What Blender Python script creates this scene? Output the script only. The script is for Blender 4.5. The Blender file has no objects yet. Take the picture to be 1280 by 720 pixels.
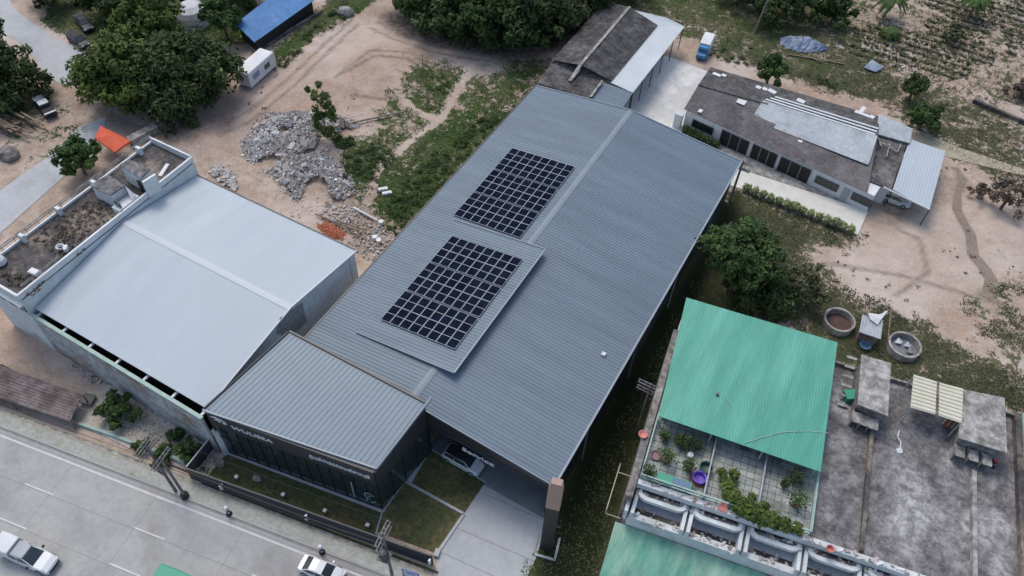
import bpy, math, random
import numpy as np
from mathutils import Vector, Matrix, Euler, noise
random.seed(7); PI=math.pi
S=bpy.context.scene; C=S.collection
# ------------------------------------------------------------------ camera model of the place
FL=1000.; CX,CY=640.,360.; H=78.
def _ray(px,py):
    v=np.array([px-CX,py-CY,FL]); return v/np.linalg.norm(v)
_up=-_ray(600,1180); _Y=_ray(1530,-850); _Y=_Y-_up*(_Y@_up); _Y/=np.linalg.norm(_Y); _X=np.cross(_Y,_up)
MW=np.array([_X,_Y,_up])
def P(px,py,z=0.):
    d=MW@_ray(px,py); t=(z-H)/d[2]; return Vector((d[0]*t,d[1]*t,z))
def onwall(px,py,A,B):
    """point of the vertical plane through A,B seen at px,py -> (s along AB, z)"""
    d=MW@_ray(px,py); u=Vector((B[0]-A[0],B[1]-A[1])).normalized(); n=Vector((-u.y,u.x))
    t=(A[0]*n.x+A[1]*n.y)/(d[0]*n.x+d[1]*n.y); x,y,z=d[0]*t,d[1]*t,H+d[2]*t
    return (x-A[0])*u.x+(y-A[1])*u.y, z
cam=bpy.data.objects.new('camera',bpy.data.cameras.new('camera')); C.objects.link(cam); S.camera=cam
cam.data.sensor_width=36; cam.data.lens=36*FL/1280; cam.data.clip_end=3000; cam.data.clip_start=.5
r_=MW[:,0]; d_=MW[:,1]; f_=MW[:,2]
m=Matrix(((r_[0],-d_[0],-f_[0],0),(r_[1],-d_[1],-f_[1],0),(r_[2],-d_[2],-f_[2],H),(0,0,0,1)))
cam.matrix_world=m
# ------------------------------------------------------------------ materials
def mat(name,c1,c2=None,scale=1.,rough=.8,metal=0.,bump=0.,bscale=None,detail=6,c3=None,s3=.1,t3=(.5,.7),spec=.5,emit=None,grain=0,gs=2.5,stretch=None):
    M=bpy.data.materials.new(name); M.use_nodes=True; n=M.node_tree.nodes; l=M.node_tree.links
    b=n['Principled BSDF']; b.inputs['Roughness'].default_value=rough; b.inputs['Metallic'].default_value=metal
    b.inputs['Specular IOR Level'].default_value=spec
    col=lambda c:(c[0],c[1],c[2],1)
    b.inputs['Base Color'].default_value=col(c1)
    g=n.new('ShaderNodeNewGeometry'); pos=g.outputs['Position']
    if stretch:
        mp=n.new('ShaderNodeMapping'); mp.inputs['Scale'].default_value=stretch[:3]
        mp.inputs['Rotation'].default_value=(0,0,stretch[3] if len(stretch)>3 else 0)
        l.new(pos,mp.inputs['Vector']); pos=mp.outputs['Vector']
    def nz(s,d=detail,r=.6):
        t=n.new('ShaderNodeTexNoise'); t.inputs['Scale'].default_value=s; t.inputs['Detail'].default_value=d; t.inputs['Roughness'].default_value=r
        l.new(pos,t.inputs['Vector']); return t.outputs['Fac']
    def ramp(f,a,b_):
        r=n.new('ShaderNodeMapRange'); r.inputs['From Min'].default_value=a; r.inputs['From Max'].default_value=b_; r.interpolation_type='SMOOTHSTEP'
        l.new(f,r.inputs['Value']); return r.outputs['Result']
    def mix(f,a,b_):
        x=n.new('ShaderNodeMix'); x.data_type='RGBA'; l.new(f,x.inputs['Factor'])
        for k,v in (('A',a),('B',b_)):
            s=[i for i in x.inputs if i.name==k and i.type=='RGBA'][0]
            if isinstance(v,tuple): s.default_value=col(v)
            else: l.new(v,s)
        return [o for o in x.outputs if o.type=='RGBA'][0]
    out=None
    if c2: out=mix(ramp(nz(scale),.32,.68),c1,c2)
    if c3: out=mix(ramp(nz(s3),*t3),out if out is not None else c1,c3)
    if grain:
        gk=(1-grain,)*3; x=n.new('ShaderNodeMix'); x.data_type='RGBA'; x.blend_type='MULTIPLY'; x.inputs['Factor'].default_value=1
        ga=mix(ramp(nz(gs,8,.75),.38,.62),gk,(1+grain,)*3)
        A_=[i for i in x.inputs if i.name=='A' and i.type=='RGBA'][0]; B_=[i for i in x.inputs if i.name=='B' and i.type=='RGBA'][0]
        if out is None: A_.default_value=col(c1)
        else: l.new(out,A_)
        l.new(ga,B_); out=[o for o in x.outputs if o.type=='RGBA'][0]
    if out is not None: l.new(out,b.inputs['Base Color'])
    if bump:
        bp=n.new('ShaderNodeBump'); bp.inputs['Strength'].default_value=1; bp.inputs['Distance'].default_value=bump
        l.new(nz(bscale or scale*3),bp.inputs['Height']); l.new(bp.outputs['Normal'],b.inputs['Normal'])
    if emit: b.inputs['Emission Color'].default_value=col(emit); b.inputs['Emission Strength'].default_value=1
    return M
def leafmat(name,a,b_,c=None):
    M=bpy.data.materials.new(name); M.use_nodes=True; n=M.node_tree.nodes; l=M.node_tree.links; b=n['Principled BSDF']
    at=n.new('ShaderNodeAttribute'); at.attribute_name='v'
    r=n.new('ShaderNodeValToRGB'); r.color_ramp.elements[0].color=(*a,1); r.color_ramp.elements[1].color=(*b_,1)
    if c: e=r.color_ramp.elements.new(.9); e.color=(*b_,1); r.color_ramp.elements[2].color=(*c,1)
    l.new(at.outputs['Fac'],r.inputs['Fac']); l.new(r.outputs['Color'],b.inputs['Base Color'])
    b.inputs['Roughness'].default_value=.75; b.inputs['Specular IOR Level'].default_value=.25
    return M
def rgb(r,g,b,k=.8):
    f=lambda c:((c/255+.055)/1.055)**2.4 if c>10 else c/255/12.92
    return (f(r)*k,f(g)*k,f(b)*k)
MT={}
MT['roof']=mat('blue grey metal roof',(.13,.178,.218),(.15,.2,.24),.5,.5,.0,c3=(.12,.162,.2),s3=.22,t3=(.45,.75),spec=.35,grain=.05,gs=.6,stretch=(.12,1.6,1))
MT['roofs']=mat('showroom metal roof',(.235,.285,.315),(.25,.3,.33),.25,.45,spec=.4)
MT['roof2']=mat('pale metal roof',(.40,.455,.49),(.425,.48,.515),.3,.5,c3=(.37,.425,.46),s3=.15,t3=(.45,.75),spec=.3,grain=.03,gs=.6,stretch=(1.2,.15,1))
MT['darktrim']=mat('dark trim',(.018,.021,.026),rough=.4)
MT['fascia']=mat('charcoal cladding',(.026,.028,.031),(.034,.035,.037),.8,.5)
MT['greytrim']=mat('grey trim',(.3,.32,.34),(.38,.4,.41),.8,.5)
MT['palecap']=mat('pale flashing',(.21,.265,.305),(.24,.29,.33),.5,.45)
MT['glass']=mat('dark glass',(.022,.032,.036),(.03,.042,.046),.4,.12,spec=.8)
MT['winglass']=mat('window glass',(.02,.028,.03),rough=.1,spec=.7)
MT['cell']=mat('solar cells',(.007,.011,.023),(.010,.014,.029),.7,.5,spec=.0,grain=.15,gs=.35)
MT['alu']=mat('aluminium frame',(.33,.36,.39),rough=.45)
MT['white']=mat('white paint',(.66,.68,.68),(.58,.6,.6),.6,.6)
MT['wallw']=mat('weathered white wall',(.6,.64,.64),(.5,.54,.545),.35,.85,c3=(.3,.32,.31),s3=.22,t3=(.58,.8),bump=.02,grain=.08,gs=1.2)
MT['wallg']=mat('grey weathered plaster',(.3,.31,.315),(.4,.405,.405),.5,.9,c3=(.24,.2,.165),s3=.16,t3=(.48,.66),bump=.05,grain=.3,gs=1.5)
MT['mint']=mat('mint paint',(.27,.4,.34),(.38,.48,.43),1.2,.7)
MT['conc']=mat('road concrete',(.335,.345,.33),(.375,.38,.36),.3,.85,c3=(.27,.265,.25),s3=.1,t3=(.48,.68),bump=.004,bscale=8,grain=.06,gs=1.5)
MT['drive']=mat('driveway concrete',(.38,.4,.41),(.42,.44,.45),.5,.85,c3=(.33,.35,.36),s3=.16,grain=.05,gs=1.5)
MT['yard']=mat('yard concrete',(.46,.47,.46),(.55,.56,.54),.35,.85,c3=(.64,.64,.61),s3=.12,t3=(.5,.62),grain=.07,gs=1)
MT['cream']=mat('cream paving',(.56,.56,.51),(.62,.615,.56),.4,.85,grain=.05,gs=1)
MT['bay']=mat('bay floor',(.15,.165,.18),(.2,.215,.23),.4,.7)
MT['verge']=mat('paver verge',(.32,.335,.295),(.38,.385,.345),.6,.95,c3=(.24,.265,.2),s3=.5,t3=(.55,.75),bump=.008,bscale=5,grain=.13,gs=2.5)
MT['line']=mat('road paint',(.62,.63,.62),(.5,.5,.49),3,.7)
MT['joint']=mat('joint tar',(.22,.22,.21),(.28,.28,.27),2,.9)
MT['tan']=mat('tan kerb',(.33,.29,.2),(.4,.36,.27),1,.9)
MT['deck']=mat('stained roof concrete',(.1,.096,.097),(.21,.203,.2),.6,.95,c3=(.36,.355,.35),s3=.13,t3=(.48,.7),bump=.04,bscale=6,detail=12,grain=.4,gs=1.6)
MT['deckd']=mat('dark stained roof concrete',(.05,.046,.045),(.1,.092,.088),.7,.95,c3=(.2,.17,.135),s3=.22,t3=(.5,.62),bump=.03,detail=10,grain=0.35,gs=2)
MT['slab']=mat('pale stained slab',(.2,.195,.18),(.36,.35,.325),1.1,.95,c3=(.12,.12,.115),s3=.6,t3=(.55,.75),bump=.02,grain=0.3,gs=1.5)
MT['oldwall']=mat('old wall',(.23,.21,.195),(.14,.13,.125),1.2,.95,c3=(.34,.32,.3),s3=.5,bump=.03,grain=0.4,gs=1.5)
MT['asb']=mat('weathered fibre cement roof',(.052,.05,.05),(.11,.108,.104),.7,.95,c3=(.155,.15,.145),s3=.25,t3=(.5,.7),bump=.02,detail=10,grain=0.35,gs=1.5)
MT['tile']=mat('brown grey roof tiles',(.11,.1,.1),(.165,.152,.15),.6,.9,c3=(.075,.07,.07),s3=.2,grain=0.2,gs=2.5)
MT['galv']=mat('galvanised sheet',(.34,.38,.4),(.42,.455,.475),.4,.55,c3=(.27,.29,.3),s3=.25,grain=0.1,gs=1.5)
MT['galvw']=mat('pale sheet',(.5,.54,.55),(.58,.61,.62),.3,.5)
MT['green']=mat('green metal roof',(.06,.29,.205),(.08,.335,.24),.5,.5,c3=(.13,.40,.31),s3=.2,t3=(.45,.75),grain=.07,gs=.7,stretch=(1.5,.2,1))
MT['green2']=mat('faded green roof',(.13,.34,.25),(.3,.46,.35),.35,.6,c3=(.07,.27,.2),s3=.2,t3=(.45,.65),grain=.15,gs=.6,stretch=(1.2,.35,1))
MT['bluer']=mat('blue roof',(.028,.15,.36),(.04,.18,.41),.5,.6,c3=(.06,.2,.42),s3=.3,grain=.1,gs=1)
MT['tarpb']=mat('blue tarp',(.12,.18,.3),(.3,.34,.38),1.0,.6,bump=.05)
MT['tarpo']=mat('orange tarp',(.55,.08,.03),(.62,.1,.04),1,.7)
MT['tarpw']=mat('white tarp',(.62,.64,.65),(.5,.52,.54),1,.7)
MT['creamr']=mat('cream fibre roof',(.56,.54,.42),(.62,.6,.48),.6,.7)
MT['rust']=mat('rusted sheet',(.1,.075,.072),(.2,.165,.16),.6,.9,c3=(.22,.18,.17),s3=.3,grain=0.2,gs=2)
MT['wood']=mat('weathered wood',(.14,.105,.075),(.22,.17,.125),2,.9,grain=0.3,gs=3)
MT['polec']=mat('pole concrete',(.13,.12,.115),(.2,.19,.18),2,.9)
MT['steel']=mat('dark steel',(.05,.055,.06),rough=.5)
MT['black']=mat('black rubber',(.012,.012,.013),rough=.7)
MT['fence']=mat('charcoal fence',(.03,.036,.045),(.045,.052,.062),1,.5)
MT['copper']=mat('tan sign top',(.36,.25,.2),(.4,.28,.22),1,.7)
MT['carw']=mat('white car paint',(.62,.64,.65),rough=.22,spec=.6)
MT['carblue']=mat('blue car paint',(.04,.2,.42),rough=.3)
MT['carnavy']=mat('navy car paint',(.02,.024,.045),rough=.45,spec=.3)
MT['red']=mat('red lamp',(.35,.02,.02),rough=.3)
MT['lampg']=mat('headlamp glass',(.5,.52,.54),rough=.1)
MT['pot']=mat('clay pot',(.2,.1,.07),(.26,.14,.1),3,.9)
MT['purple']=mat('purple plastic',(.14,.07,.42),rough=.5)
MT['pink']=mat('pink plastic',(.55,.2,.17),rough=.6)
MT['bluep']=mat('blue plastic',(.1,.17,.27),rough=.5)
MT['greenp']=mat('green plastic',(.04,.3,.19),rough=.5)
MT['tiles']=mat('terrace tiles',(.27,.3,.275),(.36,.385,.35),1.1,.8,c3=(.13,.155,.14),s3=.35,grain=0.2,gs=1.6)
MT['brick']=mat('brick rubble',(.42,.14,.07),(.3,.1,.06),3,.9)
MT['bark']=mat('bark',(.09,.07,.05),(.14,.11,.085),4,.95)
MT['barkp']=mat('pale bark',(.22,.19,.15),(.28,.24,.2),4,.95)
MT['soil']=mat('dark soil',(.07,.05,.04),(.12,.06,.05),2,.95)
MT['gravel']=mat('gravel bed',(.4,.36,.3),(.47,.43,.37),.6,.95,bump=.03,grain=.15,gs=2)
MT['Ldark']=leafmat('dark leaves',(.02,.036,.011),(.06,.09,.026),(.13,.165,.055))
MT['Lmid']=leafmat('mid leaves',(.025,.05,.014),(.075,.125,.032),(.14,.2,.055))
MT['Llime']=leafmat('yellow green leaves',(.04,.065,.014),(.11,.155,.03),(.19,.23,.06))
MT['Lolive']=leafmat('olive leaves',(.045,.055,.028),(.12,.13,.065),(.2,.2,.12))
MT['Lpale']=leafmat('pale variegated leaves',(.16,.2,.08),(.38,.42,.2),(.5,.52,.3))
MT['Lbrown']=leafmat('dry twigs',(.07,.055,.045),(.15,.115,.09),(.2,.16,.12))
MT['grassb']=leafmat('grass blades',(.04,.075,.02),(.095,.155,.04),(.18,.21,.08))
MT['lawn']=mat('lawn turf',(.04,.052,.02),(.06,.072,.027),1.2,.95,c3=(.075,.07,.032),s3=.3,t3=(.45,.65),bump=.03,bscale=10,grain=0.35,gs=2)
MT['lawn2']=mat('worn lawn turf',(.085,.085,.033),(.115,.105,.045),.9,.95,c3=(.055,.065,.024),s3=.3,t3=(.45,.6),bump=.03,bscale=10,grain=0.3,gs=2)
MT['chunk']=leafmat('rubble chunks',(.22,.18,.145),(.52,.51,.5),(.78,.79,.8))
# ------------------------------------------------------------------ object helpers
def thing(name,label,cat,loc=(0,0,0),rz=0,group=None):
    o=bpy.data.objects.new(name,None); C.objects.link(o); o.location=loc; o.rotation_euler=(0,0,rz); o.empty_display_size=.3
    o['label']=label; o['category']=cat
    if group: o['group']=group
    return o
def tag(o,label,cat,group=None):
    o['label']=label; o['category']=cat
    if group: o['group']=group
    return o
def dup(root,loc,rz=0,label=None,group=None,scale=None):
    r=root.copy(); C.objects.link(r); r.location=loc; r.rotation_euler=(0,0,rz)
    if label: r['label']=label
    if group: r['group']=group
    if scale: r.scale=scale
    for ch in list(root.children):
        c=ch.copy(); C.objects.link(c); c.parent=r
        for g in list(ch.children):
            d=g.copy(); C.objects.link(d); d.parent=c
    return r
def origin(o):
    v=Vector((0,0,0))
    while o: v=v+o.location; o=o.parent
    return v
V3=lambda p:Vector((p[0],p[1],p[2]))
class MB:
    def __init__(s): s.v=[];s.f=[];s.a=[];s.p=[]
    def add(s,vs,fs,a=None):
        s.p.append((len(s.v),len(s.f))); k=len(s.v); s.v+= [tuple(x) for x in vs]; s.f+=[tuple(i+k for i in f) for f in fs]
        s.a+=[0.5 if a is None else a]*len(fs); return s
    def quad(s,a,b,c,d,at=None): return s.add([a,b,c,d],[(0,1,2,3)],at)
    def box(s,c,sz,rz=0,at=None,R=None):
        x,y,z=sz[0]/2,sz[1]/2,sz[2]/2
        R=R or Matrix.Rotation(rz,3,'Z'); c=V3(c)
        vs=[c+R@Vector((i*x,j*y,k*z)) for k in(-1,1) for i,j in((-1,-1),(1,-1),(1,1),(-1,1))]
        return s.add(vs,[(3,2,1,0),(4,5,6,7),(0,1,5,4),(1,2,6,5),(2,3,7,6),(3,0,4,7)],at)
    def prism(s,poly,z0,z1):
        p=[(q[0],q[1]) for q in poly]; A=sum(p[i-1][0]*p[i][1]-p[i][0]*p[i-1][1] for i in range(len(p)))
        if A<0:p=p[::-1]
        n=len(p); return s.add([(x,y,z0) for x,y in p]+[(x,y,z1) for x,y in p],[tuple(range(n))[::-1],tuple(range(n,2*n))]+[(i,(i+1)%n,n+(i+1)%n,n+i) for i in range(n)])
    def slab(s,pts,t):
        """thick sheet over 3d points, thickness t downward"""
        p=[V3(q) for q in pts]; A=sum(p[i-1].x*p[i].y-p[i].x*p[i-1].y for i in range(len(p)))
        if A<0:p=p[::-1]
        n=len(p); return s.add([q-Vector((0,0,t)) for q in p]+p,[tuple(range(n))[::-1],tuple(range(n,2*n))]+[(i,(i+1)%n,n+(i+1)%n,n+i) for i in range(n)])
    def bar(s,a,b,w,h,up=(0,0,1)):
        a=V3(a);b=V3(b);d=(b-a); L=d.length
        if L<1e-6:return s
        d.normalize(); u=Vector(up); sd=d.cross(u)
        if sd.length<1e-3: sd=Vector((1,0,0))
        sd.normalize(); u2=sd.cross(d)
        vs=[q+sd*(i*w/2)+u2*(j*h/2) for q in(a,b) for i,j in((-1,-1),(1,-1),(1,1),(-1,1))]
        return s.add(vs,[(0,1,2,3),(7,6,5,4),(0,4,5,1),(1,5,6,2),(2,6,7,3),(3,7,4,0)])
    def tube(s,a,b,r0,r1=None,n=8,cap=True):
        r1=r0 if r1 is None else r1; a=V3(a);b=V3(b);d=(b-a).normalized(); u=d.orthogonal().normalized(); w=d.cross(u)
        vs=[q+(u*math.cos(2*PI*i/n)+w*math.sin(2*PI*i/n))*r for q,r in((a,r0),(b,r1)) for i in range(n)]
        fs=[(i,(i+1)%n,n+(i+1)%n,n+i) for i in range(n)]
        if cap: fs+=[tuple(range(n))[::-1],tuple(range(n,2*n))]
        return s.add(vs,fs)
    def path(s,pts,r,n=6):
        for i in range(len(pts)-1): s.tube(pts[i],pts[i+1],r,r,n)
        return s
    def lathe(s,c,prof,n=24):
        c=V3(c); vs=[c+Vector((r*math.cos(2*PI*i/n),r*math.sin(2*PI*i/n),z)) for r,z in prof for i in range(n)]
        fs=[(k*n+i,k*n+(i+1)%n,(k+1)*n+(i+1)%n,(k+1)*n+i) for k in range(len(prof)-1) for i in range(n)]
        return s.add(vs,fs)
    def corr(s,A,B,Cc,D,sp,h,top=.35,t=.05):
        """ribbed sheet; ribs run A->D / B->C, spread along A->B"""
        A,B,Cc,D=map(V3,(A,B,Cc,D)); n=max(2,int(round((B-A).length/sp))); nr=(B-A).cross(D-A).normalized()
        if nr.z<0:nr=-nr
        prof=[]
        for i in range(n):
            for f,hh in ((0,0),(.5-top/2-.12,0),(.5-top/2,h),(.5+top/2,h),(.5+top/2+.12,0)): prof.append(((i+f)/n,hh))
        prof.append((1,0)); vs=[]
        for f,hh in prof:
            vs+=[A.lerp(B,f)+nr*hh,D.lerp(Cc,f)+nr*hh]
        fs=[(2*i,2*i+2,2*i+3,2*i+1) for i in range(len(prof)-1)]
        s.add(vs,fs); 
        e=nr*-.01; k=-nr*t
        a,b,c,d=A+e,B+e,Cc+e,D+e
        return s.add([a,b,c,d,a+k,b+k,c+k,d+k],[(0,1,5,4),(1,2,6,5),(2,3,7,6),(3,0,4,7),(7,6,5,4)])
    def each(s,name,m,parent,world=True):
        for k,(v0,f0) in enumerate(s.p):
            v1,f1=s.p[k+1] if k+1<len(s.p) else (len(s.v),len(s.f))
            q=MB(); q.v=s.v[v0:v1]; q.f=[tuple(i-v0 for i in f) for f in s.f[f0:f1]]; q.a=s.a[f0:f1]; q.build(name,m,parent,world=world)
    def build(s,name,m,parent=None,label=None,cat=None,group=None,kind=None,smooth=False,world=True,flip=True):
        o0=origin(parent) if (parent and world) else Vector((0,0,0))
        me=bpy.data.meshes.new(name); me.from_pydata([(x-o0.x,y-o0.y,z-o0.z) for x,y,z in s.v],[],s.f)
        if any(a!=.5 for a in s.a):
            at=me.attributes.new('v','FLOAT','FACE'); at.data.foreach_set('value',s.a)
        me.materials.append(MT[m] if isinstance(m,str) else m)
        if smooth: me.polygons.foreach_set('use_smooth',[True]*len(me.polygons))
        o=bpy.data.objects.new(name,me); C.objects.link(o)
        if parent: o.parent=parent
        if label: o['label']=label
        if cat: o['category']=cat
        if group: o['group']=group
        if kind: o['kind']=kind
        me.update()
        return o
def struct(name,mb,m,**k): return mb.build(name,m,kind='structure',**k)
def sheet(px,z=0.01,lift=None): return [(*P(a,b,0)[:2],z) for a,b in px]
def text(name,body,size,m,parent,mw,width=None,extr=.03):
    cu=bpy.data.curves.new(name,'FONT'); cu.body=body; cu.size=size; cu.extrude=extr; cu.offset=.012*size; cu.align_x='LEFT'; cu.materials.append(MT[m])
    o=bpy.data.objects.new(name,cu); C.objects.link(o)
    bpy.context.view_layer.update()
    dg=bpy.context.evaluated_depsgraph_get(); me=bpy.data.meshes.new_from_object(o.evaluated_get(dg)); bpy.data.objects.remove(o)
    xs=[v.co.x for v in me.vertices] or [0,1]; w=max(xs)-min(xs); k=(width/w) if width else 1
    x0=min(xs)
    for v in me.vertices: v.co=mw@Vector(((v.co.x-x0)*k,v.co.y,v.co.z))
    o0=origin(parent)
    for v in me.vertices: v.co-=o0
    if not me.materials: me.materials.append(MT[m])
    q=bpy.data.objects.new(name,me); C.objects.link(q); q.parent=parent; return q
def wallmat(A,B,s,z,off=.05):
    """matrix putting text on vertical wall running A->B (text reads along AB), at s along, z height, off outward"""
    u=Vector((B[0]-A[0],B[1]-A[1],0)).normalized(); n=Vector((u.y,-u.x,0)); p=Vector((A[0],A[1],0))+u*s+n*off; p.z=z
    return Matrix(((u.x,0,n.x,p.x),(u.y,0,n.y,p.y),(0,1,0,p.z),(0,0,0,1)))
# ------------------------------------------------------------------ road frame
RT=Vector((.986,.1665,0)).normalized(); RN=Vector((-RT.y,RT.x,0))
def rd(s,w,z=0.): p=RT*s+RN*w; return Vector((p.x,p.y,z))
def rdc(px,py,z=0): p=P(px,py,z); return (p.x*RT.x+p.y*RT.y, p.x*RN.x+p.y*RN.y)
def strip(w0,w1,z,s0=-140,s1=60): return [rd(s0,w0,z),rd(s1,w0,z),rd(s1,w1,z),rd(s0,w1,z)]
#@@PART2
# ------------------------------------------------------------------ ground sheet with zones
def W2(px): return [(P(a,b)[0],P(a,b)[1]) for a,b in px]
def inpoly(x,y,poly):
    c=np.zeros(x.shape,bool); n=len(poly); j=n-1
    for i in range(n):
        xi,yi=poly[i]; xj,yj=poly[j]
        if yi!=yj: c^=((yi>y)!=(yj>y))&(x<(xj-xi)*(y-yi)/(yj-yi)+xi)
        j=i
    return c
def blur(a,k):
    for _ in range(k):
        a=(a+np.roll(a,1,0)+np.roll(a,-1,0)+np.roll(a,1,1)+np.roll(a,-1,1))/5
    return a
GX0,GX1,GY0,GY1,GD=-165,80,-30,215,.5
gx=np.arange(GX0,GX1,GD); gy=np.arange(GY0,GY1,GD); XX,YY=np.meshgrid(gx,gy)
Zg=np.zeros(XX.shape); Zd=np.zeros(XX.shape); Zr=np.zeros(XX.shape); Zl=np.zeros(XX.shape)
grass=[([(320,92),(345,60),(400,12),(430,-20),(500,-20),(440,22),(400,40),(350,80),(330,98)],1),
 ([(415,185),(455,160),(490,110),(520,80),(575,72),(600,90),(610,110),(560,150),(545,175),(500,190),(480,215),(465,255),(430,250)],.5),
 ([(520,95),(540,80),(566,95),(560,135),(535,140)],.66),
 ([(425,190),(470,180),(500,190),(455,235),(430,235)],.72),
 ([(455,255),(470,215),(505,180),(560,140),(620,95),(680,85),(640,150),(560,235),(495,295),(470,280)],.62),
 ([(480,260),(520,190),(570,165),(640,130),(560,235),(495,295)],.85),
 ([(590,110),(640,70),(700,70),(690,100),(640,125)],.6),
 ([(740,-10),(900,-10),(1060,-10),(1060,50),(1130,110),(1110,130),(1040,118),(960,90),(900,75),(880,50),(790,40)],.72),
 ([(1060,100),(1130,108),(1200,120),(1290,160),(1290,225),(1220,215),(1150,175),(1110,140)],.62),
 ([(1040,30),(1060,-10),(1300,-10),(1300,150),(1200,118),(1130,108),(1050,70)],.45),
 ([(915,232),(1075,294),(1075,312),(1010,310),(990,330),(960,400),(870,400),(880,290)],.8),
 ([(925,215),(915,260),(880,400),(845,430),(810,540),(780,640),(745,730),(650,730),(690,640),(735,545),(830,370)],1.35),
 ([(930,330),(1040,330),(1060,380),(1010,400),(950,400)],.6),
 ([(990,372),(1075,378),(1130,385),(1190,430),(1290,480),(1290,530),(1040,460),(990,420)],.72),
 ([(110,500),(200,500),(260,545),(260,595),(175,560),(120,530)],.7),
 ([(0,70),(80,130),(140,180),(60,210),(0,200)],.3),
 ([(60,-10),(320,-10),(310,60),(200,40),(110,60),(50,30)],.85),
 ([(-40,60),(50,100),(55,140),(30,165),(-40,160)],.55),
 ([(250,596),(430,672),(430,684),(260,618),(235,598)],.85),
 ([(1200,380),(1290,330),(1290,480),(1230,440)],.45),
 ([(1225,180),(1290,190),(1290,260),(1240,250)],.45),
 ([(-200,-60),(1500,-60),(1500,-8),(-200,-8)],.8)]
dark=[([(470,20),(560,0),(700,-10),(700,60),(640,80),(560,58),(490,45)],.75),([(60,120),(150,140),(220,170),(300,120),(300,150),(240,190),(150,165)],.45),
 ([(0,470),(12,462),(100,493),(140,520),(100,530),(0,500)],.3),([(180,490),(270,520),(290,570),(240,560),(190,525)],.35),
 ([(400,230),(470,200),(480,270),(505,300),(500,340),(455,320),(420,270)],.3),([(820,380),(860,400),(800,560),(745,730),(660,730),(700,620)],1.0),([(925,215),(880,300),(835,385),(700,620),(690,640),(760,560),(860,400),(930,260)],1.0),  # last two: dark lawn between the buildings, its shade painted into the colour
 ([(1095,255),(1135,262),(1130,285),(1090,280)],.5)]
red=[([(230,150),(300,110),(480,30),(560,50),(600,75),(520,90),(480,150),(420,150),(320,180),(260,200)],.42),([(400,278),(430,282),(430,300),(400,295)],.8),([(190,160),(250,155),(250,190),(200,190)],.6),
 ([(0,370),(60,400),(60,450),(0,455)],.6),([(1070,265),(1130,280),(1110,310),(1075,300)],.5),([(820,0),(930,10),(920,40),(850,40)],.5),([(1080,110),(1120,120),(1100,140),(960,120)],.4)]
lite=[([(1130,270),(1290,230),(1290,330),(1180,380),(1060,370),(1010,330),(1060,300)],.6),([(130,440),(200,480),(130,500),(60,460)],.5),([(330,90),(480,50),(440,75),(350,130),(300,150)],.35),([(0,-5),(50,30),(60,60),(110,90),(110,105),(70,100),(0,60)],.7)]
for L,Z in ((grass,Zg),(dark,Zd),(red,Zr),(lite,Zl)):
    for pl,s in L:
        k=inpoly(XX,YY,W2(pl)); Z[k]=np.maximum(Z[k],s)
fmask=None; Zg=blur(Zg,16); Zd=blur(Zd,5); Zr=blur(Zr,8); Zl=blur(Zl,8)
# dirt tracks
def segdist(px_,pts):
    D=np.full(XX.shape,1e9); q=[P(a,b) for a,b in pts]
    for i in range(len(q)-1):
        a,b=q[i],q[i+1]; dx,dy=b.x-a.x,b.y-a.y; L=dx*dx+dy*dy+1e-9
        t=np.clip(((XX-a.x)*dx+(YY-a.y)*dy)/L,0,1); D=np.minimum(D,np.hypot(XX-a.x-t*dx,YY-a.y-t*dy))
    return D
Zt=np.zeros(XX.shape)
for pts,w in (([(655,0),(610,55),(598,72),(572,110),(552,148),(520,170),(495,190),(470,215),(458,252)],.55),([(495,118),(520,140),(548,150)],.5),([(430,15),(480,50),(510,58),(600,70)],.8),([(480,22),(400,90),(310,130)],1.1)):
    Zt=np.maximum(Zt,np.clip(1.6-segdist(0,pts)/w,0,1))
for pts,w in (([(440,25),(400,62),(360,100),(310,140),(262,165)],.28),([(448,30),(412,66),(372,104),(322,146),(275,172)],.28),([(470,28),(500,45),(540,58),(600,66),(650,60)],.28),([(462,36),(492,52),(535,66),(600,75)],.28),([(430,95),(470,75),(510,78),(530,92),(520,112),(480,125),(440,120)],.3),([(420,100),(462,68),(515,70),(540,92)],.25),([(1100,275),(1150,300),(1160,340),(1120,370)],.3),([(960,340),(1040,330),(1130,345),(1250,380)],.3),([(265,215),(300,250),(370,285),(400,300)],.3)):
    Zd=np.maximum(Zd,np.clip(1.6-segdist(0,pts)/w,0,1)*.5)
Zg*=1-Zt*.9; Zl=np.maximum(Zl,Zt*.45)
hz=np.zeros(XX.shape)
for cx_,cy_,r,hh in ((440,85,7,.6),(490,60,6,.5),(240,178,4,1.2),(520,95,6,.5),(100,420,4,.5),(30,420,5,.8),(1250,300,6,.4)):
    p=P(cx_,cy_); hz+=hh*np.exp(-((XX-p.x)**2+(YY-p.y)**2)/(r*r))
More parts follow.
